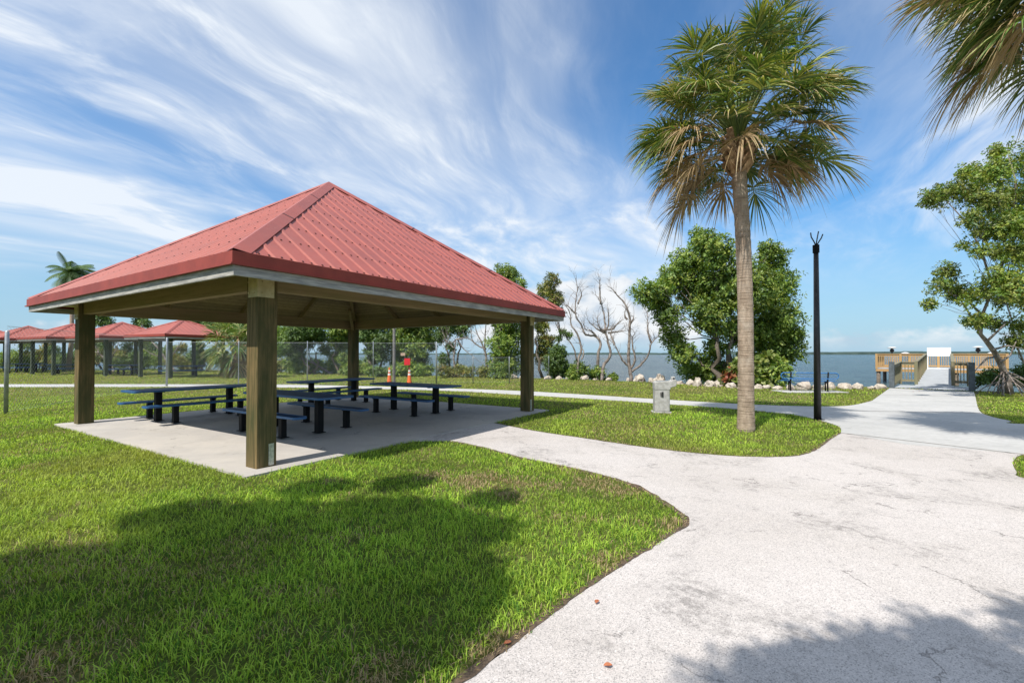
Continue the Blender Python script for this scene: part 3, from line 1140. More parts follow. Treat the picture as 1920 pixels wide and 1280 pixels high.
TGRP = 'blue picnic tables under the large shelter'
BGRP = 'blue picnic benches under the large shelter'
TABLES = [(-1.93, 2.48, 0, 'blue picnic table at the left of the slab with its near end in the sun', 'left blue table'),
          (-1.68, -1.31, 90, 'blue picnic table closest to the near timber post, partly behind it', 'blue table closest to the near post'),
          (1.77, -1.26, 90, 'blue picnic table at the right, in front of the orange cones', 'blue table in front of the cones'),
          (1.95, 2.44, 0, 'blue picnic table at the back of the slab by the rear timber post', 'blue table by the rear post')]
first = True
for (u, v, rot, lb, short) in TABLES:
    x, y = pav(u, v)
    rz = PANG + R(rot)
    if first:
        t = tb; t.location = (x, y, .03); t.rotation_euler = (0, 0, rz); t['label'] = lb
    else:
        t = copy_tree(tb, None, (x, y, .03), rz, lb)
    t['group'] = TGRP
    d = Vector((-math.sin(rz), math.cos(rz)))
    for s in (-1, 1):
        q = Vector((x, y)) + d * s * .70
        near = q.y < y
        bl = 'blue bench on the %s side of the %s' % ('near' if near else 'far', short)
        if first:
            b = bn; b.location = (q.x, q.y, .03); b.rotation_euler = (0, 0, rz); b['label'] = bl; first = False
        else:
            b = copy_tree(bn, None, (q.x, q.y, .03), rz, bl)
        b['group'] = BGRP
ordn = ['first', 'second', 'third', 'fourth', 'farthest']
for i, (x, y) in enumerate(SM):
    rz = R(65 - 22) if i % 2 == 0 else R(65 - 60)
    t = copy_tree(tb, None, (x + .3, y - .4, .03), rz, 'picnic table under the %s small red-roofed shelter counted from the fan palm' % ordn[i])
    t['group'] = 'tables under the small shelters'
    d = Vector((-math.sin(rz), math.cos(rz)))
    for s in (-1, 1):
        q = Vector((x + .3, y - .4)) + d * s * .70
        b = copy_tree(bn, None, (q.x, q.y, .03), rz, '%s-side bench under the %s small shelter from the fan palm' % ('near' if q.y < y - .4 else 'far', ordn[i]))
        b['group'] = 'benches under the small shelters'


# ------------------------------------------------------------------ fence
def fence_mesh(root, segs):
    """diamond wire in each bay"""
    mb = MB()
    for (a, b, h0, h1) in segs:
        a = Vector(a); b = Vector(b)
        L = (b - a).length
        d = (b - a) / L
        step = .125
        hmax = max(h0, h1)
        n = int((L + hmax) / step)
        for sgn in (1, -1):
            for k in range(n):
                s0 = k * step - (hmax if sgn > 0 else 0)
                # wire from (s0, .05) rising with slope sgn
                if sgn > 0: e0, e1 = s0, s0 + hmax - .05
                else: e0, e1 = s0, s0 - hmax + .05
                t0, t1 = 0., 1.
                ds = e1 - e0
                # clip to 0..L
                lo, hi = sorted(((0 - e0) / ds, (L - e0) / ds))
                t0 = max(t0, lo); t1 = min(t1, hi)
                if t1 - t0 < .01: continue
                p = [(a + d * (e0 + ds * t)).to_3d() + Vector((0, 0, .05 + (hmax - .05) * t)) for t in (t0, t1)]
                off = Vector((-d.y, d.x, 0)) * .004 * sgn
                mb.tube([p[0] + off, p[1] + off], .0015 if a.x > A2.x - 1 or b.x < A2.x - 3 and a.x > -15 else .0024, 3, caps=False)
        for z in (.06, hmax):
            mb.tube([(a.x, a.y, z), (b.x, b.y, z)], .006 if z > 1 else .003, 4)
    return mb.build('wire_mesh', MAT['galv'], root)


tall = thing('chain_link_fence', 'tall galvanised chain-link fence running behind the shelter from the left edge', 'fence')
A0 = G(11, 776); A1 = Vector((-17.2, 22.6, 0)); A2 = Vector((-4.1, 24.6, 0)); A3 = Vector((-.15, 25.0, 0)); A4 = Vector((2.35, 29.0, 0))
Am = A0.lerp(A1, .5)


def fpost(p, h, r, root):
    MB().tube([(p.x, p.y, 0), (p.x, p.y, h), (p.x, p.y, h + .03)], [r, r, r * .5], 10).build('fence_post', MAT['galv'], root, smooth=True)


for k, (p, h, r) in enumerate([(A0, 2.2, .045), (A1, 2.4, .045), (A1.lerp(A2, .25), 2.25, .024), (A1.lerp(A2, .5), 2.25, .024), (A1.lerp(A2, .75), 2.25, .024), (A2, 2.25, .04)]):
    fpost(p, h, r, tall)
fence_mesh(tall, [(A0.xy, A1.xy, 2.15, 2.35), (A1.xy, A2.xy, 2.2, 2.2)])
lowf = thing('low_chain_link_fence', 'lower chain-link fence right of the cones, ending by the shoreline boulders', 'fence')
for p in (A2.lerp(A3, .5), A3, A4): fpost(p, 1.45, .028, lowf)
fence_mesh(lowf, [(A2.xy, A3.xy, 1.42, 1.42), (A3.xy, A4.xy, 1.42, 1.42)])
pb = P(736, 718, 24.6)
tag(MB().tube([(pb.x, 24.9, 0), (pb.x, 24.9, 4.2)], [.085, .075], 12).tube([(pb.x, 24.9, 0), (pb.x, 24.9, .06)], .14, 12).tube([(pb.x, 24.9, 4.2), (pb.x, 24.9, 4.24)], .09, 12).build('utility_pole', MAT['grey_pole'], smooth=False), 'grey pole standing behind the left orange cone', 'pole')
rs = thing('red_sign', 'small red sign hung on the wire fence above the right cone', 'sign', (P(762, 678, 24.1).x, 24.28, 0))
zc = P(762, 678, 24.1).z
MB().box((0, 0, zc), (.32, .012, .36)).build('sign_board', MAT['red'], rs)
MB().tube([(-.1, .008, zc + .12), (-.1, .02, zc + .3)], .004, 4).tube([(.1, .008, zc + .12), (.1, .02, zc + .3)], .004, 4).build('sign_wire', MAT['galv'], rs)
ts = thing('tan_sign', 'small tan sign on the wire fence above the red sign', 'sign', (P(754, 664, 24.1).x, 24.27, 0))
zc = P(754, 664, 24.1).z
MB().box((0, 0, zc), (.24, .01, .16)).build('sign_board', MAT['tan_sign'], ts)
MB().tube([(0, .006, zc + .05), (0, .015, zc + .2)], .004, 4).build('sign_wire', MAT['galv'], ts)


# ------------------------------------------------------------------ cones
def cone(x, y, label):
    t = thing('traffic_cone', label, 'traffic cone', (x, y, 0), group='orange cones behind the shelter')
    MB().prism(rrect(.36, .36, .05), 0, .03).build('base', MAT['dark'], t)
    rf = lambda z: .135 - (z - .03) * (.135 - .03) / .87
    MB().lathe([(rf(z), z) for z in (.03, .47, .57, .65, .75, .88)] + [(.022, .90)], n=20).build('body', MAT['orange'], t, smooth=False)
    for a, b in ((.47, .57), (.65, .75)):
        MB().lathe([(rf(a) + .002, a), (rf(b) + .002, b)], n=20).build('reflective_band', MAT['white_band'], t, smooth=False)


c1 = G(730, 719.5); c2 = G(767.5, 719.5)
cone(c1.x, c1.y, 'left of the two orange and white traffic cones, beside the grey pole')
cone(c2.x, c2.y, 'right of the two orange and white traffic cones, below the red sign')

# ------------------------------------------------------------------ drinking fountain
fx = G(1240, 772)
ft = thing('drinking_fountain', 'grey cast concrete drinking fountain on the lawn left of the palm trunk', 'drinking fountain', (fx.x, fx.y, 0), R(-8))
MB().prism(rrect(.52, .46, .05), -.02, .02).build('footing', MAT['fount'], ft, bevel=.01)
def side_profile(prof, w):
    n = len(prof)
    vs = [(x, -w / 2, z) for x, z in prof] + [(x, w / 2, z) for x, z in prof]
    return MB().add(vs, [tuple(range(n)), tuple(reversed(range(n, 2 * n)))] + [(i, i + n, (i + 1) % n + n, (i + 1) % n) for i in range(n)])


side_profile([(-.20, .015), (.20, .015), (.20, .70), (-.20, .70)], .36).build('pedestal', MAT['fount'], ft, bevel=.035)
side_profile([(-.205, .62), (.205, .62), (.225, .68), (.27, .70), (.345, .71), (.375, .75), (.375, .87), (.35, .90), (.28, .90), (.25, .865), (-.15, .855), (-.205, .82)], .38).build('basin', MAT['fount'], ft, bevel=.025)
MB().prism([(x + .03, y) for x, y in rrect(.34, .28, .12)], .850, .867).build('bowl', MAT['alu'], ft)
MB().prism([(x + .315, y) for x, y in rrect(.10, .15, .04)], .88, .985).build('spout_guard', MAT['fount'], ft, bevel=.02)
MB().tube([(.315, -.070, .93), (.315, -.092, .93)], .024, 12).build('push_button', MAT['dark'], ft)
mb = MB().box((-.045, -.193, .50), (.018, .012, .11)).box((.0, -.193, .50), (.045, .012, .14))
mb.build('access_plate', MAT['dark'], ft)

# ------------------------------------------------------------------ lamp pole without its lamp
lp = G(1533, 787)
lt = thing('light_pole', 'dark steel light pole without a lamp, three bare cables at its top', 'pole', (lp.x, lp.y, 0))
MB().tube([(0, 0, 0), (0, 0, 2.0), (0, 0, 4.12)], [.080, .068, .053], 20).build('pole', MAT['pole_paint'], lt, smooth=True)
MB().tube([(0, 0, 0), (0, 0, .02)], .16, 20).build('base_flange', MAT['black_steel'], lt)
MB().tube([(0, 0, 4.08), (0, 0, 4.27)], .072, 20).build('collar', MAT['black_steel'], lt)
for cx, pts in enumerate([[(0, 0, 4.25), (-.05, 0, 4.36), (-.10, .02, 4.47), (-.115, .02, 4.58)],
                          [(0, 0, 4.25), (.04, .03, 4.38), (.075, .05, 4.5), (.10, .05, 4.62)],
                          [(.01, 0, 4.25), (.06, -.02, 4.35), (.12, -.02, 4.44), (.15, -.03, 4.53)]]):
    MB().tube(pts, .014, 8).build('cable', MAT['dark'], lt, smooth=True)

# ------------------------------------------------------------------ blue park bench by the water
b0 = G(1493, 734); b1 = G(1553, 735.5)
mid = (b0 + b1) / 2
ba = math.atan2(b1.y - b0.y, b1.x - b0.x)
bt = thing('park_bench', 'bright blue park bench facing the bay, seen from behind beyond the light pole', 'bench', (mid.x, mid.y + .25, 0), ba)
for s in (-1, 1):
    MB().tube([(s * .68, -.12, 0), (s * .68, -.10, .42), (s * .68, -.22, .84)], .032, 8).tube([(s * .68, .22, 0), (s * .68, .22, .42)], .028, 8).tube([(s * .68, -.1, .42), (s * .68, .3, .42)], .025, 8).build('leg', MAT['black_steel'], bt, smooth=True)
MB().tube([(-.66, -.12, .40), (0, -.10, .10), (.66, -.12, .40)], .012, 6).build('brace', MAT['black_steel'], bt)
MB().box((0, .12, .455), (2.05, .42, .02)).build('seat', MAT['blue_bright'], bt)
oval = []
for k in range(24):
    a = 2 * math.pi * k / 24
    sx = .92 if math.cos(a) > 0 else -.92
    oval.append((sx + .13 * math.cos(a), -.19 + .02 * -math.sin(a), .68 + .13 * math.sin(a)))
oval.append(oval[0])
mb = MB().tube(oval, .018, 8)
for k in range(4): mb.tube([(-1.0, -.185, .59 + k * .06), (1.0, -.185, .59 + k * .06)], .006, 5)
mb.build('backrest', MAT['blue_bright'], bt, smooth=True)
tag(MB().prism([(mid.x + x, mid.y + y + .2) for x, y in rrect(2.6, 1.2, .05)], -.02, .022).build('bench_pad', MAT['white_conc']), kind='structure')


# ------------------------------------------------------------------ pier
PD = Vector((.694, .72)).normalized()
PN = Vector((PD.y, -PD.x))
PO = Vector((18.65, 20.25))
pr = thing('fishing_pier', 'wooden fishing pier with ramp and T-shaped railed deck out over the bay', 'pier', (PO.x, PO.y, 0), math.atan2(PD.y, PD.x) - R(90))
# local: x to the right across the pier, y along it


def rail(root, a, b, z0a, z0b, h, wood_rail, wood_pick, pick=.13, posts=True, cap=.14):
    a = Vector(a); b = Vector(b)
    L = (b - a).length
    mb = MB()
    A = lambda t, z: Vector((a.x + (b.x - a.x) * t, a.y + (b.y - a.y) * t, z0a + (z0b - z0a) * t + z))
    mb.beam(A(0, h), A(1, h), cap, .045)
    mb.beam(A(0, h - .10), A(1, h - .10), .04, .12)
    mb.beam(A(0, .12), A(1, .12), .04, .12)
    mb.build('handrail', wood_rail, root)
    n = max(2, int(L / pick))
    q = MB()
    for i in range(n + 1):
        t = (i + .5) / (n + 1)
        q.beam(A(t, .06) + Vector((.0, .0, 0)), A(t, h - .03), .035, .055)
    q.build('pickets', wood_pick, root)
    if posts:
        m = max(1, round(L / 1.8))
        for i in range(m + 1):
            p = A(i / m, 0)
            MB().box((p.x, p.y, p.z + h / 2 - .02), (.13, .13, h + .1)).build('rail_post', wood_pick, root)


DK = .52
# ground-level apron rails with grey newels
for s in (-1, 1):
    MB().box((s * 1.32, .15, .62), (.20, .20, 1.26)).build('newel', MAT['grey_post'], pr, bevel=.01)
rail(pr, (-1.30, .3), (-1.22, 3.7), .0, .12, 1.08, MAT['old_wood_y'], MAT['old_wood'], posts=False)
rail(pr, (-1.22, 3.7), (-.60, 3.7), .12, .12, 1.08, MAT['old_wood_y'], MAT['old_wood'])
rail(pr, (1.30, .3), (1.30, 3.7), .0, .12, 1.08, MAT['old_wood_y'], MAT['old_wood'], posts=False)
rail(pr, (1.30, 3.7), (.76, 3.7), .12, .12, 1.08, MAT['old_wood_y'], MAT['old_wood'])
for xx in (-.60, .76):
    rail(pr, (xx, 3.75), (xx, 17.5), .12, DK, 1.10, MAT['old_wood_y'], MAT['old_wood'])
mb = MB()
mb.add([(-.62, 2.6, .02), (.78, 2.6, .02), (.78, 17.6, DK), (-.62, 17.6, DK), (-.62, 2.6, -.15), (.78, 2.6, -.15), (.78, 17.6, DK - .18), (-.62, 17.6, DK - .18)],
       [(0, 1, 2, 3), (7, 6, 5, 4), (0, 4, 5, 1), (2, 6, 7, 3), (1, 5, 6, 2), (0, 3, 7, 4)])
mb.build('ramp', MAT['deck'], pr)
MB().box((0, 1.9, -.1), (2.62, 3.6, .20)).build('apron', MAT['deck'], pr)
HW = 3.45
MB().box((0, 20.2, DK - .03), (2 * HW, 5.2, .05)).build('deck', MAT['deck'], pr)
MB().box((0, 17.62, DK - .15), (2 * HW + .05, .06, .20)).box((0, 22.82, DK - .15), (2 * HW + .05, .06, .20)).box((-HW - .03, 20.2, DK - .15), (.06, 5.1, .2)).box((HW + .03, 20.2, DK - .15), (.06, 5.1, .2)).build('deck_edge', MAT['new_wood_x'], pr)
rail(pr, (-HW, 17.65), (-.6, 17.65), DK, DK, 1.10, MAT['new_wood_x'], MAT['new_wood_z'])
rail(pr, (.76, 17.65), (HW, 17.65), DK, DK, 1.10, MAT['new_wood_x'], MAT['new_wood_z'])
rail(pr, (-HW, 22.75), (HW, 22.75), DK, DK, 1.10, MAT['new_wood_x'], MAT['new_wood_z'])
rail(pr, (-HW, 17.7), (-HW, 22.7), DK, DK, 1.10, MAT['new_wood_x'], MAT['new_wood_z'], posts=False)
rail(pr, (HW, 17.7), (HW, 22.7), DK, DK, 1.10, MAT['new_wood_x'], MAT['new_wood_z'], posts=False)
for x in (-HW + .1, -1.0, 1.0, HW - .1):
    for y in (17.8, 22.5):
        MB().tube([(x, y, -2), (x, y, DK - .2)], .13, 10).build('piling', MAT['bark'], pr, smooth=True)
for y in (6, 10, 14):
    for x in (-.5, .65):
        MB().tube([(x, y, -2), (x, y, .02)], .12, 10).build('piling', MAT['bark'], pr, smooth=True)


def dome_light(x, y, z, label, low=False):
    q = PO + PN * x + PD * y
    t = thing('dome_light', label, 'lamp', (q.x, q.y, z), group='disc-topped lights on the pier railing')
    if not low:
        MB().tube([(0, 0, 0), (0, 0, .12)], .05, 10).build('stem', MAT['dark'], t)
        s = MB().lathe([(.14 * math.sin(math.pi * k / 10) + .001, .24 - .14 * math.cos(math.pi * k / 10)) for k in range(11)], n=18)
        s.build('globe', MAT['globe'], t, smooth=True)
        MB().lathe([(.02, .36), (.17, .40), (.30, .44), (.31, .46), (.16, .50), (.02, .51)], n=24).build('disc_shade', MAT['white_paint'], t, smooth=True)
    else:
        MB().tube([(0, 0, -.1), (0, 0, .06)], .04, 10).build('stem', MAT['dark'], t)
        MB().lathe([(.05, .03), (.26, .05), (.27, .08), (.12, .13), (.01, .14)], n=24).build('disc_shade', MAT['white_paint'], t, smooth=True)


dome_light(-2.55, 18.2, DK + 1.13, 'black globe light under a white disc, left of the white pier sign')
dome_light(2.1, 18.2, DK + 1.13, 'black globe light under a white disc, right of the white pier sign')
dome_light(-2.0, 22.4, DK + 1.1, 'low white disc light on the far railing left of the pier sign', True)
dome_light(3.0, 22.4, DK + 1.1, 'low white disc light on the far railing right of the pier sign', True)
q = PO + PD * 17.3 + PN * .10
sg = thing('pier_sign', 'blank white board on white legs standing across the pier ramp', 'sign', (q.x, q.y, 0), math.atan2(PD.y, PD.x) - R(90))
MB().box((.0, 0, 1.77), (1.26, .04, .62)).build('sign_board', MAT['white_paint'], sg)
for s in (-1, 1):
    MB().box((s * .60, .03, DK + .75), (.06, .05, 1.55)).build('sign_leg', MAT['white_paint'], sg)
MB().box((0, .03, DK + .05), (1.14, .05, .06)).build('sign_rail', MAT['white_paint'], sg)


# ------------------------------------------------------------------ boulders
def rock(px, py, wpx, hpx, label, dY=0, tint=0):
    g = G(px, py)
    w = wpx * .86 * g.y / F
    h = hpx * .84 * g.y / F
    bm = bmesh.new()
    bmesh.ops.create_icosphere(bm, subdivisions=3, radius=1)
    sd = Vector((px * .37, py * .21, wpx))
    for v in bm.verts:
        n = mnoise.noise(v.co * 1.1 + sd) * .42 + mnoise.noise(v.co * 2.6 + sd) * .22 + mnoise.noise(v.co * 6 + sd) * .08
        c = v.co * (1 + n)
        c.z = max(c.z, -.35)
        v.co = Vector((c.x * w * .5, c.y * w * .42, (c.z + .18) * h * .85))
    me = bpy.data.meshes.new('boulder')
    bm.to_mesh(me); bm.free()
    o = link('boulder', me, MAT['rock'], smooth=False, loc=(g.x, g.y + w * .3 + dY, 0))
    o.rotation_euler = (0, 0, random.uniform(-.4, .4))
    tag(o, label, 'boulder', group='pale boulders along the shoreline')


RK = [(962, 710, 20, 9), (977, 710, 10, 6), (1028, 711, 18, 8), (1048, 711, 14, 7), (1070, 711, 20, 8), (1096, 712, 18, 9), (1118, 712, 12, 5), (1142, 713, 13, 6),
      (1178, 713, 8, 5), (1200, 715, 28, 15), (1222, 716, 14, 9), (1232, 718, 22, 11), (1240, 718, 24, 19), (1262, 719, 20, 9), (1276, 720, 18, 7), (1295, 722, 16, 11),
      (1310, 724, 18, 19), (1333, 725, 24, 15), (1350, 725, 22, 14), (1374, 727, 22, 11), (1391, 728, 16, 9), (1424, 729, 18, 11), (1440, 729, 18, 9), (1462, 730, 18, 7),
      (1485, 731, 16, 12), (1512, 731, 30, 18), (1536, 731, 22, 13), (1561, 729, 24, 14), (1588, 729, 26, 13), (1613, 729, 24, 13), (1637, 729, 16, 6), (1655, 729, 20, 11)]
ords = ['first', 'second', 'third', 'fourth', 'fifth', 'sixth', 'seventh', 'eighth', 'ninth', 'tenth', 'eleventh', 'twelfth']
for i, (a, b, c, d) in enumerate(RK):
    if i < 9: lb = 'small pale boulder on the shore, %s from the low fence toward the fountain' % ords[i]
    elif i < 15: lb = 'pale limestone boulder behind the drinking fountain, %s from its left' % ords[i - 9]
    elif i < 24: lb = 'pale limestone boulder at the foot of the mangrove tree, %s from its left' % ords[i - 15]
    else: lb = 'white boulder on the shore by the blue bench, %s counting toward the pier' % ords[i - 24]
    rock(a, b, c, d, lb)

# ------------------------------------------------------------------ leafy trees
def foliage_mesh(blobs, nros, leaf, cols, seed, per=6, gap=.45, upbias=.45, width=.42, tight=.45):
    """blobs: (x,y,z,rx,ry,rz); rosettes of small leaves spread through the blobs"""
    g = np.random.default_rng(seed)
    B = np.array(blobs)
    wts = (B[:, 3] * B[:, 5]); wts = wts / wts.sum()
    idx = g.choice(len(B), nros, p=wts)
    d = nrm(g.normal(size=(nros, 3)))
    rad = g.random(nros) ** tight
    fr = 1 + .28 * np.sin(d[:, 0] * 5 + idx * 1.7) * np.sin(d[:, 2] * 6 + idx) + g.normal(0, .07, nros)
    pos = B[idx, :3] + d * B[idx, 3:6] * (rad * fr)[:, None]
    # carve gaps with a lumpy field
    f = np.sin(pos[:, 0] * 2.9 + seed) * np.sin(pos[:, 1] * 2.3 + 1.3 * seed) * np.sin(pos[:, 2] * 3.1 + .7) + .5 * np.sin(pos[:, 0] * 6.3 + pos[:, 2] * 5.1)
    keep = f > (-.55 + gap * .6) - g.random(nros) * .8
    pos, d, idx = pos[keep], d[keep], idx[keep]
    n = len(pos)
    ax = nrm(d + np.array([0, 0, upbias]) + g.normal(0, .35, (n, 3)))
    pos = np.repeat(pos, per, 0); ax = np.repeat(ax, per, 0)
    m = len(pos)
    side = nrm(np.cross(ax, g.normal(size=(m, 3))))
    ld = nrm(ax * g.uniform(.1, .9, m)[:, None] + side * .9)
    nn = nrm(np.cross(ld, np.cross(ax, ld)) + g.normal(0, .25, (m, 3)))
    wv = nrm(np.cross(ld, nn))
    L = leaf * g.uniform(.65, 1.2, m)[:, None]
    pos = pos + g.normal(0, leaf * .35, (m, 3))
    V = np.stack([pos, pos + ld * L * .5 + wv * L * width * .5 + nn * L * .06, pos + ld * L - np.array([0, 0, .08]) * L, pos + ld * L * .5 - wv * L * width * .5 + nn * L * .06], 1).reshape(-1, 3)
    Fc = np.arange(m * 4).reshape(-1, 4)
    cs = np.array(cols)
    ci = g.integers(0, len(cs), n)
    cc = np.repeat(cs[ci], per, 0) * g.uniform(.75, 1.25, m)[:, None]
    # clump tone varies by blob
    tone = np.random.default_rng(seed + 5).uniform(.8, 1.2, len(B))
    cc = cc * np.repeat(tone[idx], per)[:, None]
    return V, Fc, np.repeat(cc, 4, 0)


GREEN = [(.15, .235, .030), (.21, .295, .04), (.075, .145, .02), (.28, .335, .055), (.15, .235, .034)]
OLIVE = [(.19, .22, .035), (.24, .25, .045), (.14, .18, .03), (.28, .27, .06), (.10, .14, .022), (.31, .23, .06)]
DARK = [(.075, .14, .025), (.11, .18, .03), (.14, .21, .04), (.06, .115, .02)]


def pxblob(lst, Y, spread=.8, seed=0, flat_=1.0):
    g = random.Random(seed)
    out = []
    for (px, py, r) in lst:
        y = Y + g.uniform(-spread, spread)
        c = P(px, py, y)
        rr = r * y / F
        out.append((c.x, c.y, max(c.z, rr * .7), rr * 1.05, rr * 1.1 * flat_, rr))
    return out


def jitter_line(p, q, n, amp, g):
    p = Vector(p); q = Vector(q)
    out = [p]
    for i in range(1, n):
        t = i / n
        out.append(p.lerp(q, t) + Vector((g.uniform(-amp, amp), g.uniform(-amp, amp), g.uniform(-amp * .6, amp * .6))))
    out.append(q)
    return out


def tree(name, label, cat, base, blobs, nros, leaf, cols, seed, trunks=2, r0=.14, group=None, bark='bark', upto=None, bend=.25, **kw):
    t = thing(name, label, cat, tuple(base), group=group)
    b = Vector(base)
    rel = [(x - b.x, y - b.y, z - b.z, a, c, d) for x, y, z, a, c, d in blobs]
    V, Fc, C = foliage_mesh(rel, nros, leaf, cols, seed, **kw)
    o = link('crown', np_mesh('crown', V, Fc, C), MAT['leaf'], t)
    KIDS.setdefault(t.name, []).append(o)
    g = random.Random(seed)
    mb = MB()
    ctr = Vector((sum(q[0] for q in rel) / len(rel), sum(q[1] for q in rel) / len(rel), sum(q[2] for q in rel) / len(rel)))
    low = sorted(rel, key=lambda q: q[2])
    forks = []
    for k in range(trunks):
        a = 6.283 * k / trunks + g.random()
        p0 = Vector((math.cos(a) * r0 * 1.4 * (trunks > 1), math.sin(a) * r0 * 1.4 * (trunks > 1), -.1))
        tgt = ctr * .62 + Vector((math.cos(a), math.sin(a), 0)) * abs(ctr.z) * .22 * (trunks > 1)
        pts = jitter_line(p0, tgt, 5, bend * .5, g)
        rr = [r0 * (1 - .11 * i) for i in range(len(pts))]
        mb.tube(pts, rr, 8)
        forks.append((pts, rr))
    for i, q in enumerate(rel):
        c = Vector(q[:3])
        pts, rr = min(forks, key=lambda f: min((x - c).length for x in f[0]))
        j = min(range(len(pts)), key=lambda j: (pts[j] - c).length + (1.2 if pts[j].z > c.z else 0))
        ln = jitter_line(pts[j], c + Vector((0, 0, q[5] * .3)), 4, bend * .35, g)
        r1 = rr[j] * .55
        mb.tube(ln, [r1, r1 * .8, r1 * .6, r1 * .4, r1 * .2], 6)
        for _ in range(3):
            e = c + Vector((g.uniform(-1, 1) * q[3], g.uniform(-1, 1) * q[4], g.uniform(-.6, .9) * q[5]))
            mb.tube(jitter_line(ln[2 + g.randint(0, 1)], e, 3, bend * .2, g), [r1 * .4, r1 * .3, r1 * .2, r1 * .1], 5)
    mb.build('trunk', MAT[bark], t, smooth=True)
    return t


BIG = [(1212, 550, 24), (1236, 566, 22), (1252, 592, 24), (1262, 522, 26), (1288, 494, 32), (1322, 452, 24), (1345, 474, 32), (1308, 540, 46), (1360, 528, 46), (1335, 590, 40), (1262, 634, 22), (1280, 664, 24), (1296, 696, 20),
       (1342, 655, 22), (1330, 692, 26), (1405, 540, 50), (1450, 486, 26), (1452, 540, 40), (1462, 600, 38), (1435, 620, 44), (1472, 655, 30), (1455, 698, 26), (1415, 680, 34), (1390, 620, 34), (1238, 545, 20), (1385, 700, 22), (1310, 440, 14), (1440, 468, 16), (1488, 630, 18), (1360, 700, 20)]
tree('mangrove_tree', 'big bushy green mangrove tree on the shore behind the palm trunk', 'tree', (11.0, 24.0, 0), pxblob(BIG, 24.2, 1.5, 3), 17000, .17, GREEN, 21, trunks=4, r0=.17, bend=.7, gap=.1, width=.5)
# lower sea grape shrub in front of it with round yellow-green leaves
tree('sea_grape_shrub', 'low shrub with round yellow-green leaves at the right foot of the mangrove tree', 'shrub', tuple(P(1412, 724, 22.6).xy) + (0,), pxblob([(1400, 690, 20), (1425, 700, 20), (1390, 712, 12), (1436, 676, 16), (1420, 716, 12)], 22.6, .4, 8), 420, .24, [(.20, .27, .05), (.14, .22, .04), (.27, .30, .08)], 31, trunks=2, r0=.04, bend=.1, width=.9)
tree('red_leaf_shrub', 'small shrub with rusty red leaves among the boulders left of the palm trunk', 'shrub', tuple(P(1366, 725, 22.5).xy) + (0,), pxblob([(1366, 712, 10), (1374, 700, 8), (1358, 720, 7)], 22.5, .3, 9), 110, .19, [(.35, .09, .04), (.28, .12, .05), (.16, .18, .05)], 33, trunks=1, r0=.03, bend=.1, width=.8)

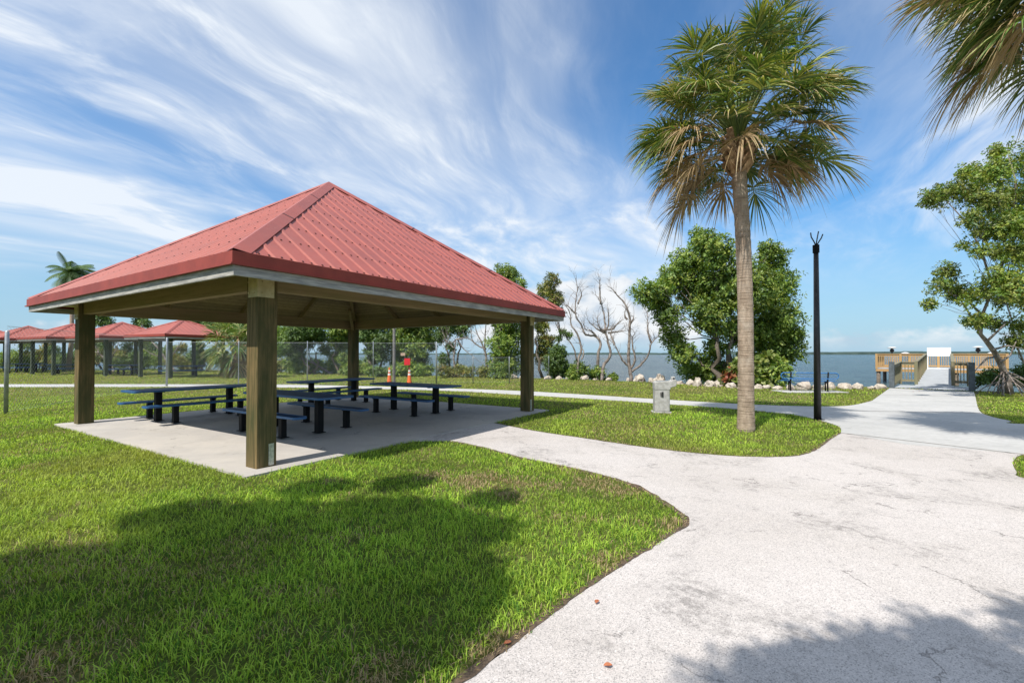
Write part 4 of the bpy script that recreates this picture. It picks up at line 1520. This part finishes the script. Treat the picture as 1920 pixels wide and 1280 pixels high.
# trees of the left shoreline, seen past and under the shelter roof
TL = [
    ('shore_tree', 'tall narrow tree showing above the right slope of the red roof', 'tree', 948, 30.5, [(957, 515, 15), (938, 508, 10), (975, 535, 11), (944, 545, 18), (962, 565, 18), (945, 600, 24), (958, 625, 24), (940, 645, 22), (955, 675, 26), (940, 695, 22)], 2600, .15, GREEN),
    ('shore_tree', 'slim leafy tree just right of the roof corner beside the bare trees', 'tree', 1022, 31, [(1036, 525, 11), (1024, 545, 13), (1042, 560, 14), (1030, 580, 14), (1047, 588, 9), (1016, 612, 12), (1022, 640, 14), (1018, 668, 14)], 1500, .14, OLIVE),
    ('shore_bush', 'rounded dark green bush right of the right timber post', 'bush', 1045, 29.5, [(1047, 660, 12), (1040, 680, 16), (1052, 690, 15), (1043, 702, 12)], 900, .14, DARK),
    ('shore_bush', 'low bright bush at the foot of the first bare tree', 'bush', 1084, 28.6, [(1083, 690, 11), (1092, 700, 13), (1074, 704, 10)], 420, .13, GREEN),
    ('shore_bush', 'small bright bush between the two middle bare trees', 'bush', 1122, 28.4, [(1122, 698, 9), (1128, 706, 10), (1114, 707, 8)], 320, .13, GREEN),
    ('shore_bush', 'tiny bush left of the forked bare tree', 'bush', 1152, 28.2, [(1152, 710, 6), (1146, 712, 5)], 130, .11, GREEN),
    ('shore_tree', 'leafy tree behind the left orange cone', 'tree', 712, 34, [(690, 628, 16), (703, 615, 16), (716, 640, 15), (700, 655, 14), (688, 600, 14), (712, 590, 14), (698, 674, 9), (716, 668, 10)], 1600, .16, DARK),
    ('shore_tree', 'broad bushy tree behind the right orange cone and red sign', 'tree', 770, 34.5, [(742, 625, 20), (768, 618, 24), (795, 628, 20), (752, 652, 20), (782, 654, 17), (770, 590, 20), (800, 600, 16), (745, 595, 18), (806, 645, 10), (744, 676, 12), (768, 678, 12), (792, 672, 11), (760, 640, 18)], 3300, .16, GREEN),
    ('shore_tree', 'thin open tree left of the dense narrow tree, seen under the eave', 'tree', 852, 33, [(832, 618, 13), (850, 606, 15), (866, 620, 11), (824, 634, 9), (842, 590, 13), (880, 604, 8), (846, 650, 8), (832, 672, 9), (860, 590, 12)], 1200, .15, DARK),
    ('shore_tree', 'dark tree seen right of the near timber post under the roof', 'tree', 590, 36, [(560, 622, 20), (582, 612, 18), (545, 635, 16), (600, 630, 12), (575, 640, 14), (556, 664, 12), (540, 650, 13), (610, 655, 9)], 1900, .17, DARK),
    ('shore_tree', 'leafy tree just left of the rear timber post', 'tree', 640, 36, [(630, 618, 14), (646, 632, 14), (655, 612, 12), (640, 650, 10), (668, 628, 12), (648, 672, 12), (630, 670, 10), (625, 640, 10)], 1400, .16, GREEN),
    ('shore_bush', 'low bush behind the rear timber post', 'bush', 680, 34, [(662, 690, 12), (680, 694, 15), (696, 700, 10), (648, 694, 9)], 600, .14, GREEN),
    ('shore_bush', 'low bush at the left of the orange cones', 'bush', 716, 32.5, [(712, 698, 9), (722, 702, 8)], 240, .13, DARK),
    ('shore_bush', 'low bush between the orange cones and the fence post', 'bush', 765, 33, [(748, 694, 12), (765, 690, 10), (782, 696, 12), (800, 694, 11)], 700, .14, GREEN),
    ('shore_bush', 'scrubby bush at the foot of the thin open tree', 'bush', 845, 31.5, [(830, 694, 10), (845, 698, 10), (860, 694, 11), (880, 697, 10), (905, 697, 10)], 600, .12, OLIVE),
    ('shore_bush', 'low hedge-like bush seen right of the near timber post', 'bush', 580, 37, [(545, 684, 12), (565, 688, 14), (590, 686, 13), (615, 688, 12), (632, 690, 10)], 900, .15, GREEN),
    ('shore_bush', 'bush between the fan palm and the near timber post', 'bush', 480, 38, [(455, 680, 13), (475, 684, 13), (500, 680, 14), (522, 684, 12)], 700, .15, OLIVE),
    ('shore_tree', 'tree rising behind the fan palm under the eave', 'tree', 450, 42, [(430, 622, 18), (460, 618, 20), (490, 625, 20), (515, 630, 16), (475, 645, 16), (500, 600, 18), (470, 600, 14), (440, 605, 10), (500, 655, 14), (525, 655, 12), (530, 625, 14)], 2300, .2, GREEN),
    ('shore_tree', 'tree top showing behind the apex of the nearest small shelter', 'tree', 385, 44, [(376, 606, 12), (395, 612, 12), (360, 604, 7), (400, 626, 12), (412, 612, 10)], 900, .2, DARK),
    ('shore_tree', 'sparse tree top between the two nearest small shelters', 'tree', 265, 46, [(262, 600, 8), (272, 606, 7), (256, 612, 6), (268, 640, 12), (280, 655, 12)], 420, .22, DARK),
    ('shore_tree', 'dark tree top just right of the left timber post', 'tree', 196, 47, [(190, 595, 8), (200, 605, 9), (180, 602, 7), (196, 640, 14), (180, 655, 16)], 700, .22, DARK),
]
for (nm, lb, ct, bx, Y, bl, nr, lf, cl) in TL:
    base = Vector(((bx - 960) / F * Y, Y, 0))
    tree(nm, lb, ct, base, pxblob([(a, b, c * 1.22) for a, b, c in bl], Y, .9, int(bx)), int(nr * 2.0), lf, cl, int(bx), trunks=2 if ct == 'tree' else 3, r0=.11 if ct == 'tree' else .035, bend=.45 if ct == 'tree' else .12, gap=.2, width=.5, group='trees and bushes of the left shoreline')

# bushes along the far side behind the small shelters
HB = [(30, 46, 'left edge of the photo'), (75, 47, 'gap left of the third small shelter'), (118, 46, 'posts of the third small shelter'), (160, 47, 'left timber post, left side'), (212, 46, 'second small shelter, left posts'),
      (250, 45, 'second small shelter, right posts'), (300, 43, 'nearest small shelter, left posts'), (345, 42, 'nearest small shelter, centre'), (392, 41, 'fan palm, left side')]
for i, (bx, Y, wh) in enumerate(HB):
    base = Vector(((bx - 960) / F * Y, Y, 0))
    bl = [(bx + dx, 672 + random.uniform(-6, 10), random.uniform(10, 16)) for dx in (-22, -8, 8, 20)] + [(bx + random.uniform(-20, 20), 654 + random.uniform(-8, 8), 9)]
    tree('shore_bush', 'green scrub bush on the far shore behind the ' + wh, 'bush', base, pxblob(bl, Y, 1.0, i), 1300, .2, [GREEN, OLIVE, DARK][i % 3], 300 + i, trunks=3, r0=.05, bend=.3, gap=.42, group='trees and bushes of the left shoreline')


# ------------------------------------------------------------------ bare trees
def zp(x, y, Y):
    return P(840 + x / 4.8, 520 + y / 4.8, Y)


def bare(label, Y, lines, seed, r0=.10, twig=1.0, name='bare_tree'):
    g = random.Random(seed)
    base = zp(*lines[0][0], Y); base.z = 0
    t = thing(name, label, 'tree', tuple(base), group='bare dead trees on the shore')
    mb = MB(); tw = MB()
    b = base.copy()
    for li, ln in enumerate(lines):
        pts = []
        yo = g.uniform(-.4, .4) if li else 0
        for i, (x, y) in enumerate(ln):
            p = zp(x, y, Y + (yo * min(i, 3) / 3) + g.uniform(-.08, .08)) - b
            pts.append(p)
        if li == 0: pts[0].z = -.1
        sm = []
        for i in range(len(pts) - 1):
            a0 = pts[max(i - 1, 0)]; a1 = pts[i]; a2 = pts[i + 1]; a3 = pts[min(i + 2, len(pts) - 1)]
            for k in range(4):
                s = k / 4
                q = .5 * ((2 * a1) + (-a0 + a2) * s + (2 * a0 - 5 * a1 + 4 * a2 - a3) * s * s + (-a0 + 3 * a1 - 3 * a2 + a3) * s ** 3)
                sm.append(q + Vector((g.gauss(0, .012), g.gauss(0, .012), g.gauss(0, .012))))
        sm.append(pts[-1])
        ra = r0 * (1 if li == 0 else .62)
        n = len(sm)
        rad = [max(.008, ra * (1 - .88 * i / (n - 1))) for i in range(n)]
        mb.tube(sm, rad, 7)
        for i in range(2, n):
            if g.random() < .75 * twig:
                for _ in range(g.randint(1, 2)):
                    p = sm[i]
                    dd = (sm[i] - sm[i - 1]).normalized()
                    L = g.uniform(.25, .9) * (.5 + i / n)
                    dr = (dd * .7 + Vector((g.uniform(-1, 1), g.uniform(-1, 1), g.uniform(-.2, 1)))).normalized()
                    q = p.copy(); ps = [q.copy()]
                    for _k in range(4):
                        dr = (dr + Vector((g.gauss(0, .25), g.gauss(0, .25), g.gauss(.08, .2)))).normalized()
                        q = q + dr * L / 4; ps.append(q.copy())
                        if g.random() < .5:
                            e = q + (dr + Vector((g.gauss(0, .7), g.gauss(0, .7), g.gauss(0, .5)))).normalized() * L * .4
                            tw.tube([q, q.lerp(e, .5) + Vector((0, 0, .02)), e], [.006, .005, .003], 4)
                    r = min(rad[i] * .5, .016)
                    tw.tube(ps, [r, r * .8, r * .6, r * .45, r * .3], 5)
    mb.build('trunk', MAT['dead_bark'], t, smooth=True)
    tw.build('twigs', MAT['dead_bark'], t, smooth=True)
    return t


tt = bare('bare grey tree nearest the roof corner, with one leafy sprig', 28.5, [[(1165, 850), (1170, 750), (1200, 640), (1160, 500), (1110, 430), (1100, 330), (1060, 260), (1010, 225)], [(1160, 750), (1130, 630), (1080, 560), (1030, 480), (970, 430)], [(1200, 740), (1222, 680), (1190, 600), (1140, 590)]], 1, .09, .5)
bl = pxblob([(1055, 622, 6), (1066, 628, 6), (1048, 634, 4)], 28.5, .2, 4)
V, Fc, C = foliage_mesh([(x - tt.location.x, y - tt.location.y, z, a, c, d) for x, y, z, a, c, d in bl], 130, .15, DARK, 77)
link('leaf_sprig', np_mesh('leaf_sprig', V, Fc, C), MAT['leaf'], tt)
bare('tall bare tree with a bleached trunk, second from the roof corner', 28.2, [[(1350, 890), (1350, 790), (1352, 690), (1375, 600), (1330, 530), (1240, 515), (1200, 430), (1150, 340), (1150, 200), (1165, 100), (1150, 0)], [(1150, 330), (1085, 262), (1040, 232)], [(1165, 240), (1200, 160), (1188, 100)], [(1330, 530), (1290, 480), (1245, 470), (1210, 400)]], 2, .11, 1.0)
bare('bare tree with many thin upright twigs, third from the roof corner', 28.0, [[(1385, 900), (1400, 800), (1462, 700), (1440, 580), (1415, 490), (1370, 460), (1345, 390), (1350, 340)], [(1415, 490), (1412, 400), (1392, 280), (1350, 180), (1322, 155)], [(1375, 240), (1366, 90), (1372, 5)], [(1415, 480), (1440, 440), (1445, 330), (1440, 270)], [(1400, 470), (1480, 465), (1520, 420), (1560, 390)], [(1420, 500), (1350, 470), (1300, 425), (1270, 400)], [(1440, 500), (1520, 490), (1610, 480)]], 3, .11, 1.1)
bare('forked bare tree farthest from the roof, left of the drinking fountain', 27.6, [[(1650, 900), (1640, 830), (1622, 700), (1635, 500), (1632, 350), (1600, 250), (1535, 170), (1480, 110), (1455, 90)], [(1650, 850), (1735, 785), (1800, 700), (1832, 590), (1880, 540), (1915, 500)], [(1832, 590), (1800, 500), (1798, 390), (1795, 300)], [(1645, 820), (1682, 730), (1655, 560), (1680, 510), (1670, 480)], [(1620, 790), (1570, 745), (1500, 605), (1440, 560)], [(1632, 430), (1668, 370), (1660, 345)], [(1612, 380), (1592, 340), (1600, 285)], [(1500, 605), (1470, 520), (1480, 430)]], 4, .12, .8)
bare('crooked bare tree standing left of the thin open tree under the eave', 31.5, [[(70, 890), (60, 800), (50, 700), (70, 560), (30, 600), (-10, 520)], [(70, 560), (150, 545), (200, 560), (330, 650)], [(85, 560), (140, 640), (200, 690), (330, 790)], [(60, 640), (-20, 560), (-60, 460)]], 5, .08, .9)
bare('bare multi-stem tree right of the thin open tree, seen under the eave', 31.0, [[(350, 890), (345, 760), (330, 600), (340, 460), (345, 350)], [(345, 700), (290, 560), (250, 470), (245, 390)], [(345, 640), (280, 620), (220, 560), (205, 440), (200, 380)], [(350, 860), (400, 760), (440, 640), (420, 560)]], 6, .10, 1.0)
bare('leaning dead trunk lying over the scrub right of the near timber post', 36.5, [[(-1030, 860), (-1180, 790), (-1290, 730), (-1400, 620), (-1440, 500), (-1470, 420)], [(-1180, 790), (-1250, 700), (-1220, 600)], [(-1290, 730), (-1360, 720), (-1450, 690)]], 8, .10, 1.0)
bare('pale dead trunk leaning in the scrub behind the nearest small shelter', 40.5, [[(-2440, 860), (-2520, 760), (-2600, 650), (-2680, 560), (-2720, 480)], [(-2520, 760), (-2440, 640), (-2380, 560)], [(-2560, 700), (-2640, 700), (-2740, 640)]], 9, .11, 1.2)
bare('pale dead trunk leaning in the scrub between the two nearest small shelters', 41.5, [[(-3000, 860), (-3060, 760), (-3140, 680), (-3200, 560)], [(-3060, 760), (-2990, 660), (-2960, 560)], [(-3140, 680), (-3240, 650)]], 10, .11, 1.2)

# ------------------------------------------------------------------ right-hand shoreline tree
RT = [(1742, 373, 13), (1765, 368, 17), (1792, 356, 17), (1812, 322, 12), (1835, 330, 20), (1822, 362, 20), (1868, 320, 24), (1868, 284, 12), (1905, 300, 24), (1850, 380, 24), (1885, 372, 30), (1822, 412, 15), (1846, 432, 18), (1880, 425, 24), (1905, 420, 26),
      (1806, 458, 8), (1835, 470, 12), (1870, 472, 14), (1905, 470, 18), (1775, 512, 16), (1762, 536, 16), (1742, 570, 9), (1795, 548, 16), (1820, 560, 14), (1845, 545, 16), (1880, 520, 24), (1905, 545, 22), (1880, 560, 14), (1818, 602, 10), (1842, 600, 13), (1868, 606, 12), (1902, 640, 15), (1910, 612, 14),
      (1950, 380, 40), (1960, 470, 40), (1960, 560, 40), (1990, 300, 40)]
rtb = Vector((20.9, 18.2, 0))
rt = tree('shoreline_tree', 'tree with olive leaves and a leaning pale trunk right of the pier', 'tree', rtb, pxblob([(a, b, c * 1.32) for a, b, c in RT], 16.6, 1.3, 5, .9), 13500, .105, [GREEN[0], GREEN[1], GREEN[3], OLIVE[0], OLIVE[1], OLIVE[2], (.10, .19, .025)], 55, trunks=1, r0=.045, bend=.35, gap=.62, width=.5, tight=.62, bark='dead_bark')
mb = MB()
tp = [P(1893, 738, 18.0), P(1890, 715, 18.0), P(1880, 690, 17.9), P(1866, 662, 17.7), P(1850, 640, 17.4), P(1838, 626, 17.2), P(1842, 590, 17.0), P(1862, 540, 16.8), P(1890, 470, 16.6), P(1900, 400, 16.6)]
mb.tube([p - rtb for p in tp], [.13, .115, .10, .09, .08, .065, .05, .04, .035, .02], 10)
for ln in ([(1862, 655), (1890, 648), (1925, 655)], [(1850, 640), (1880, 612), (1915, 585)], [(1838, 626), (1825, 600), (1800, 560), (1765, 540)], [(1842, 590), (1820, 570), (1790, 552)], [(1862, 540), (1840, 470), (1815, 420), (1770, 372)], [(1890, 470), (1860, 400), (1840, 340)], [(1900, 400), (1905, 340), (1890, 290)], [(1868, 668), (1850, 672), (1832, 690), (1828, 696)], [(1875, 680), (1895, 665), (1905, 640)]):
    pts = [P(a, b, 17.2) - rtb for a, b in ln]
    n = len(pts)
    mb.tube(pts, [.045 * (1 - .7 * i / (n - 1)) for i in range(n)], 6)
mb.build('main_trunk', MAT['dead_bark'], rt, smooth=True)
# prop roots
mb = MB()
g = random.Random(4)
for k in range(26):
    a = g.uniform(0, 6.283)
    s = tp[1].lerp(tp[2], g.random()) - rtb
    L = g.uniform(.4, 1.5)
    e = Vector((tp[0].x - rtb.x + math.cos(a) * L, tp[0].y - rtb.y + math.sin(a) * L * .8, -.35))
    m = s.lerp(e, .5) + Vector((math.cos(a) * .15, 0, .18))
    mb.tube([s, s.lerp(m, .5) + Vector((0, 0, .05)), m, m.lerp(e, .5) + Vector((math.cos(a) * .08, 0, .04)), e], [.024, .02, .018, .015, .013], 6)
mb.build('prop_roots', MAT['dead_bark'], rt, smooth=True)
tree('shore_bush', 'small green bush beside the pier left of the leaning pale trunk', 'bush', (19.9, 19.7, 0), pxblob([(1850, 706, 11), (1862, 700, 10), (1868, 712, 9), (1842, 714, 8)], 19.6, .3, 6), 380, .12, DARK, 61, trunks=2, r0=.03, bend=.1)
tree('shore_bush', 'dark bush at the right edge of the photo behind the prop roots', 'bush', (23.0, 19.3, 0), pxblob([(1912, 696, 12), (1925, 706, 14), (1935, 690, 12), (1908, 716, 8)], 19.8, .3, 7), 420, .13, DARK, 62, trunks=2, r0=.03, bend=.1)


# ------------------------------------------------------------------ fan palms
def fan_frond(g, base, d, pet, blade, dead, droop, nseg=46, width=.030):
    """returns V,F,C for one costapalmate frond, base at origin of the palm"""
    up = np.array([0, 0, 1.])
    V = []; Fc = []; C = []
    d = d / np.linalg.norm(d)
    # petiole
    n = 6
    pts = []
    dirs = []
    p = base.copy(); dd = d.copy()
    for i in range(n + 1):
        pts.append(p.copy()); dirs.append(dd.copy())
        dd = dd + np.array([0, 0, -droop * (.10 + .05 * i)]); dd /= np.linalg.norm(dd)
        p = p + dd * pet / n
    green = np.array([.15, .20, .045]); tan = np.array([.34, .24, .13])
    pc = green if not dead else tan
    for i in range(n):
        s = np.cross(dirs[i], up); s /= max(np.linalg.norm(s), .05)
        nn = np.cross(s, dirs[i])
        r0 = .022 - .010 * i / n; r1 = .022 - .010 * (i + 1) / n
        b = len(V)
        for q, r in ((pts[i], r0), (pts[i + 1], r1)):
            V += [q + s * r, q + nn * r * .6, q - s * r, q - nn * r * .6]
            C += [pc] * 4
        for k in range(4): Fc.append((b + k, b + (k + 1) % 4, b + 4 + (k + 1) % 4, b + 4 + k))
    f = dirs[-1]
    s = np.cross(f, up)
    if np.linalg.norm(s) < .1: s = np.array([g.normal(), g.normal(), 0])
    s /= np.linalg.norm(s)
    nn = np.cross(s, f)
    hub = pts[-1]
    roll = g.normal(0, .35)
    s, nn = s * math.cos(roll) + nn * math.sin(roll), nn * math.cos(roll) - s * math.sin(roll)
    span = R(118)
    shade = g.uniform(.8, 1.2)
    brown = g.random() < .35
    for k in range(nseg):
        a = -span + 2 * span * (k + .5) / nseg + g.normal(0, .03)
        # costa: hub origin slides forward for the middle segments
        org = hub + f * blade * .26 * max(0, math.cos(a)) ** 1.2
        L = blade * (.62 + .30 * max(0, math.cos(a * .8))) * g.uniform(.9, 1.08)
        dr = f * math.cos(a) + s * math.sin(a) + nn * (.16 + .32 * abs(math.sin(a))) - nn * .25 * math.cos(a)
        dr = dr + g.normal(0, .04, 3)
        dr /= np.linalg.norm(dr)
        w = width * g.uniform(.8, 1.1)
        kd = (.34 + .30 * droop + (.2 if dead else 0)) * g.uniform(.5, 1.5)
        wv = np.cross(dr, nn); wv /= max(np.linalg.norm(wv), .05)
        tw = g.normal(0, .5)
        wv = wv * math.cos(tw) + nn * math.sin(tw)
        b = len(V)
        T = (0, .3, .58, .82, 1.0)
        Wt = (.35, 1.0, .80, .42, .06)
        gc = np.array([.09, .15, .028]) * g.uniform(.75, 1.4) * shade
        if g.random() < .35: gc = np.array([.27, .29, .065]) * g.uniform(.8, 1.3)
        if dead: gc = np.array([.42, .29, .155]) * g.uniform(.55, 1.15) * shade
        tipb = g.random() < (.65 if brown or dead else .28)
        for t, ww in zip(T, Wt):
            q = org + dr * L * t - up * (L * kd * t ** 2.4)
            V += [q - wv * w * ww * .5, q + wv * w * ww * .5]
            c = gc
            if tipb and t > .6: c = np.array([.55, .42, .22]) * (1 if t > .9 else .8)
            C += [c, c]
        for i in range(len(T) - 1):
            Fc.append((b + 2 * i, b + 2 * i + 1, b + 2 * i + 3, b + 2 * i + 2))
    return np.array(V), np.array(Fc), np.array(C)


def fan_palm(name, label, base, lean, h, r0, r1, nf, pet, blade, seed, dead_share=.22, nseg=44, width=.032, group=None, low=-34):
    t = thing(name, label, 'palm tree', tuple(base), group=group)
    g = np.random.default_rng(seed)
    # trunk with ring ridges
    mb = MB()
    n = 70
    pts = []; rad = []
    for i in range(n + 1):
        s = i / n
        pts.append((lean[0] * s + .04 * math.sin(s * 4), lean[1] * s + .03 * math.sin(s * 5 + 1), h * s - .05 * (i == 0)))
        r = r0 + (r1 - r0) * s
        r *= 1 + .16 * math.exp(-s * 16) + .022 * math.sin(i * 2.4) + g.uniform(-.018, .018)
        rad.append(r)
    mb.tube(pts, rad, 22)
    mb.build('trunk', MAT['trunk'], t, smooth=True)
    top = np.array(pts[-1])
    # criss-cross old leaf bases
    q = MB()
    rows = 7
    for j in range(rows):
        m = 9
        for k in range(m):
            a = 2 * math.pi * (k + .5 * (j % 2)) / m + g.uniform(-.1, .1)
            z = top[2] - .32 + j * .10
            rr = r1 * (.95 + .12 * j * (1 - j / 9))
            p0 = Vector((top[0] + rr * math.cos(a), top[1] + rr * math.sin(a), z))
            tilt = g.uniform(.5, 1.0) * (1 if (k + j) % 2 else -1)
            tang = Vector((-math.sin(a), math.cos(a), 0))
            out = Vector((math.cos(a), math.sin(a), 0))
            p1 = p0 + out * (.13 + .02 * j) + tang * .16 * tilt + Vector((0, 0, .20))
            q.beam(p0 - Vector((0, 0, .03)), p1, .085, .030)
    q.tube([(top[0], top[1], top[2] - .36), (top[0], top[1], top[2] + .1), (top[0], top[1], top[2] + .55), (top[0], top[1], top[2] + .9)], [r1 * .98, r1 * 1.25, r1 * .9, .05], 14)
    q.build('leaf_bases', MAT['boot'], t)
    ga = 2.39996
    for i in range(nf):
        s = (i + .5) / nf                     # 0 lowest .. 1 top
        el = R(low + (74 - low) * s ** .95 + g.normal(0, 6))
        a = i * ga + g.normal(0, .25)
        if s < .30 and -2.6 < (a + math.pi) % (2 * math.pi) - math.pi < -.5 and g.random() < .8: continue
        dead = (s < dead_share and g.random() < .5) or (s < .45 and g.random() < .03)
        d = np.array([math.cos(a) * math.cos(el), math.sin(a) * math.cos(el), math.sin(el)])
        b = top + np.array([math.cos(a) * r1 * .8, math.sin(a) * r1 * .8, .05 + .55 * s])
        k = max(0., math.sin(el))
        pl = pet * g.uniform(.5, 1.1) * (1 + .46 * k) * (1 - .1 * dead)
        V, Fc, C = fan_frond(g, b, d, pl, blade * g.uniform(.85, 1.08), dead, g.uniform(.15, .5), nseg, width)
        o = link('frond', np_mesh('frond', V, Fc, C), MAT['palm_leaf'], t)
        if dead: o['label'] = 'dead tan frond'
    return t


pb = G(1400, 808)
fan_palm('cabbage_palm', 'tall fan palm with a thick straight trunk standing on the lawn island', pb, (-.11, 0, 0), 5.72, .156, .140, 150, 1.20, .80, 44, dead_share=.28, nseg=50, width=.031, low=-12)
fan_palm('cabbage_palm', 'fan palm whose fronds hang in at the top right corner of the photo', (8.0, 5.95, 0), (.05, .1, 0), 6.35, .17, .16, 140, 1.2, .82, 43, dead_share=.22, nseg=52, width=.031, low=-8)
pf = P(447, 706, 33)
fan_palm('shrubby_fan_palm', 'short fan palm with a skirt of dead fronds seen left of the near timber post', (pf.x * 31 / 33, 31, 0), (0, 0, 0), 1.75, .22, .2, 64, 1.05, 1.15, 47, dead_share=.36, nseg=26, width=.07, low=-80)
# palms and a tree standing behind the photographer: their shade lies on the lawn and path
SH2 = [(1420, 1262, .30), (1330, 1285, .25), (1500, 1225, .26), (1560, 1250, .38), (1600, 1195, .22), (1660, 1215, .34), (1740, 1165, .22), (1760, 1215, .36), (1830, 1140, .20), (1860, 1185, .34), (1925, 1150, .30), (1900, 1240, .40), (1680, 1275, .42), (1800, 1275, .42),
       (1500, 1320, .5), (1700, 1380, .6), (1900, 1380, .6), (2050, 1220, .5), (1350, 1400, .5)]
bl = []
g = random.Random(9)
for px, py, rr in SH2:
    q = G(px, py)
    hh = 6.4 + g.uniform(-.7, .7)
    bl.append((q.x - SD.x * hh, q.y - SD.y * hh - .12, hh, rr * .8, rr * .7, rr * .5))
tree('shade_tree', 'leafy tree behind the photographer shading the foreground path', 'tree', (.4, -3.6, 0), bl, 2500, .13, GREEN, 72, trunks=1, r0=.06, bend=.3, gap=.55, tight=.5)
SHD = [(700, 985, .95), (860, 1000, .55), (930, 935, .30), (760, 905, .35), (600, 915, .40), (640, 1040, .95), (450, 985, .75), (340, 965, .45), (480, 1120, .9), (250, 1060, .65), (120, 1090, .55), (20, 1080, .6), (790, 1110, .65), (650, 1180, .8),
       (300, 1200, .9), (100, 1220, .9), (500, 1300, .8), (200, 1400, 1.0), (-100, 1150, .8), (0, 1350, .9)]
bl = []
g = random.Random(12)
for px, py, r in SHD:
    q = G(px, py)
    hh = 5.6 + g.uniform(-.8, .8)
    bl.append((q.x - SD.x * hh, q.y - SD.y * hh, hh, r * .85, r * .75, r * .55))
tree('shade_tree', 'leafy tree behind the photographer shading the foreground lawn', 'tree', (-4.6, -1.0, 0), bl, 15000, .14, DARK, 71, trunks=1, r0=.17, bend=.3, gap=.0, width=.5, tight=.5)


# ------------------------------------------------------------------ coconut palm far left
def coconut(px, py, Y, label, seed, base_px):
    c = P(px, py, Y)
    b = Vector(((base_px - 960) / F * Y, Y, 0))
    t = thing('coconut_palm', label, 'palm tree', tuple(b))
    top = c - b
    MB().tube([(0, 0, -.1), tuple(top * .35 + Vector((.3, 0, 0))), tuple(top * .7 + Vector((.2, 0, 0))), tuple(top)], [.22, .17, .15, .13], 10).build('trunk', MAT['trunk'], t, smooth=True)
    g = np.random.default_rng(seed)
    for i in range(30):
        a = i * 2.4
        el = R(-40 + 115 * ((i + .5) / 30))
        d = np.array([math.cos(a) * math.cos(el), math.sin(a) * math.cos(el), math.sin(el)])
        d += np.array([.35, 0, 0]); d /= np.linalg.norm(d)
        L = 2.3 * g.uniform(.8, 1.1)
        p = np.array(top); V = []; Fc = []; C = []
        n = 26
        for k in range(n):
            d = d + np.array([.012, 0, -.055]); d /= np.linalg.norm(d)
            p2 = p + d * L / n
            s = np.cross(d, [0, 0, 1.]); s /= max(np.linalg.norm(s), .05)
            l = .75 * math.sin(math.pi * (.12 + .86 * k / n)) ** .7
            for sg in (-1, 1):
                e = p + (s * sg * .75 + d * .5 + np.array([0, 0, -.45])) * l
                bb = len(V)
                V += [p, p2, e + d * .02, e]
                Fc.append((bb, bb + 1, bb + 2, bb + 3))
                C += [np.array([.075, .13, .035]) * g.uniform(.8, 1.3)] * 4
            p = p2
        link('frond', np_mesh('frond', np.array(V), np.array(Fc), np.array(C)), MAT['palm_leaf'], t)


coconut(132, 512, 43, 'windswept coconut palm rising behind the left end of the big red roof', 5, 128)

# ------------------------------------------------------------------ fallen leaves on the path
for (px, py, lb) in ((1119, 1134, 'fallen brown leaf on the path near the lawn edge'), (1140, 1255, 'pale dry leaf on the path at the bottom of the photo'), (952, 1212, 'rust coloured leaf at the lawn edge near the bottom'),
                     (1712, 735, 'left of two red leaves lying on the pier path'), (1724, 734.5, 'right of two red leaves lying on the pier path')):
    q = G(px, py)
    mb = MB()
    vs = []
    L = .045 if py > 900 else .09
    for k in range(9):
        t = k / 8
        w = math.sin(math.pi * t) ** .8 * .32
        vs += [((t - .5) * L, w * L, .010 + .3 * abs(w) * L), ((t - .5) * L, 0, .004 + .12 * math.sin(t * 3) * L), ((t - .5) * L, -w * L, .010 + .25 * abs(w) * L)]
    fs = []
    for k in range(8):
        fs += [(3 * k, 3 * k + 1, 3 * k + 4, 3 * k + 3), (3 * k + 1, 3 * k + 2, 3 * k + 5, 3 * k + 4)]
    mb.add(vs, fs)
    o = mb.build('fallen_leaf', MAT['dry_leaf'], loc=(q.x, q.y, .016))
    o.rotation_euler = (0, 0, px * .7)
    tag(o, lb, 'leaf', group='fallen leaves on the paths')

# an explicit last pass: nothing without a tag stays at top level
for o in list(COL.objects):
    if o.parent is None and o.type == 'MESH' and 'label' not in o and 'kind' not in o:
        print('UNTAGGED', o.name)
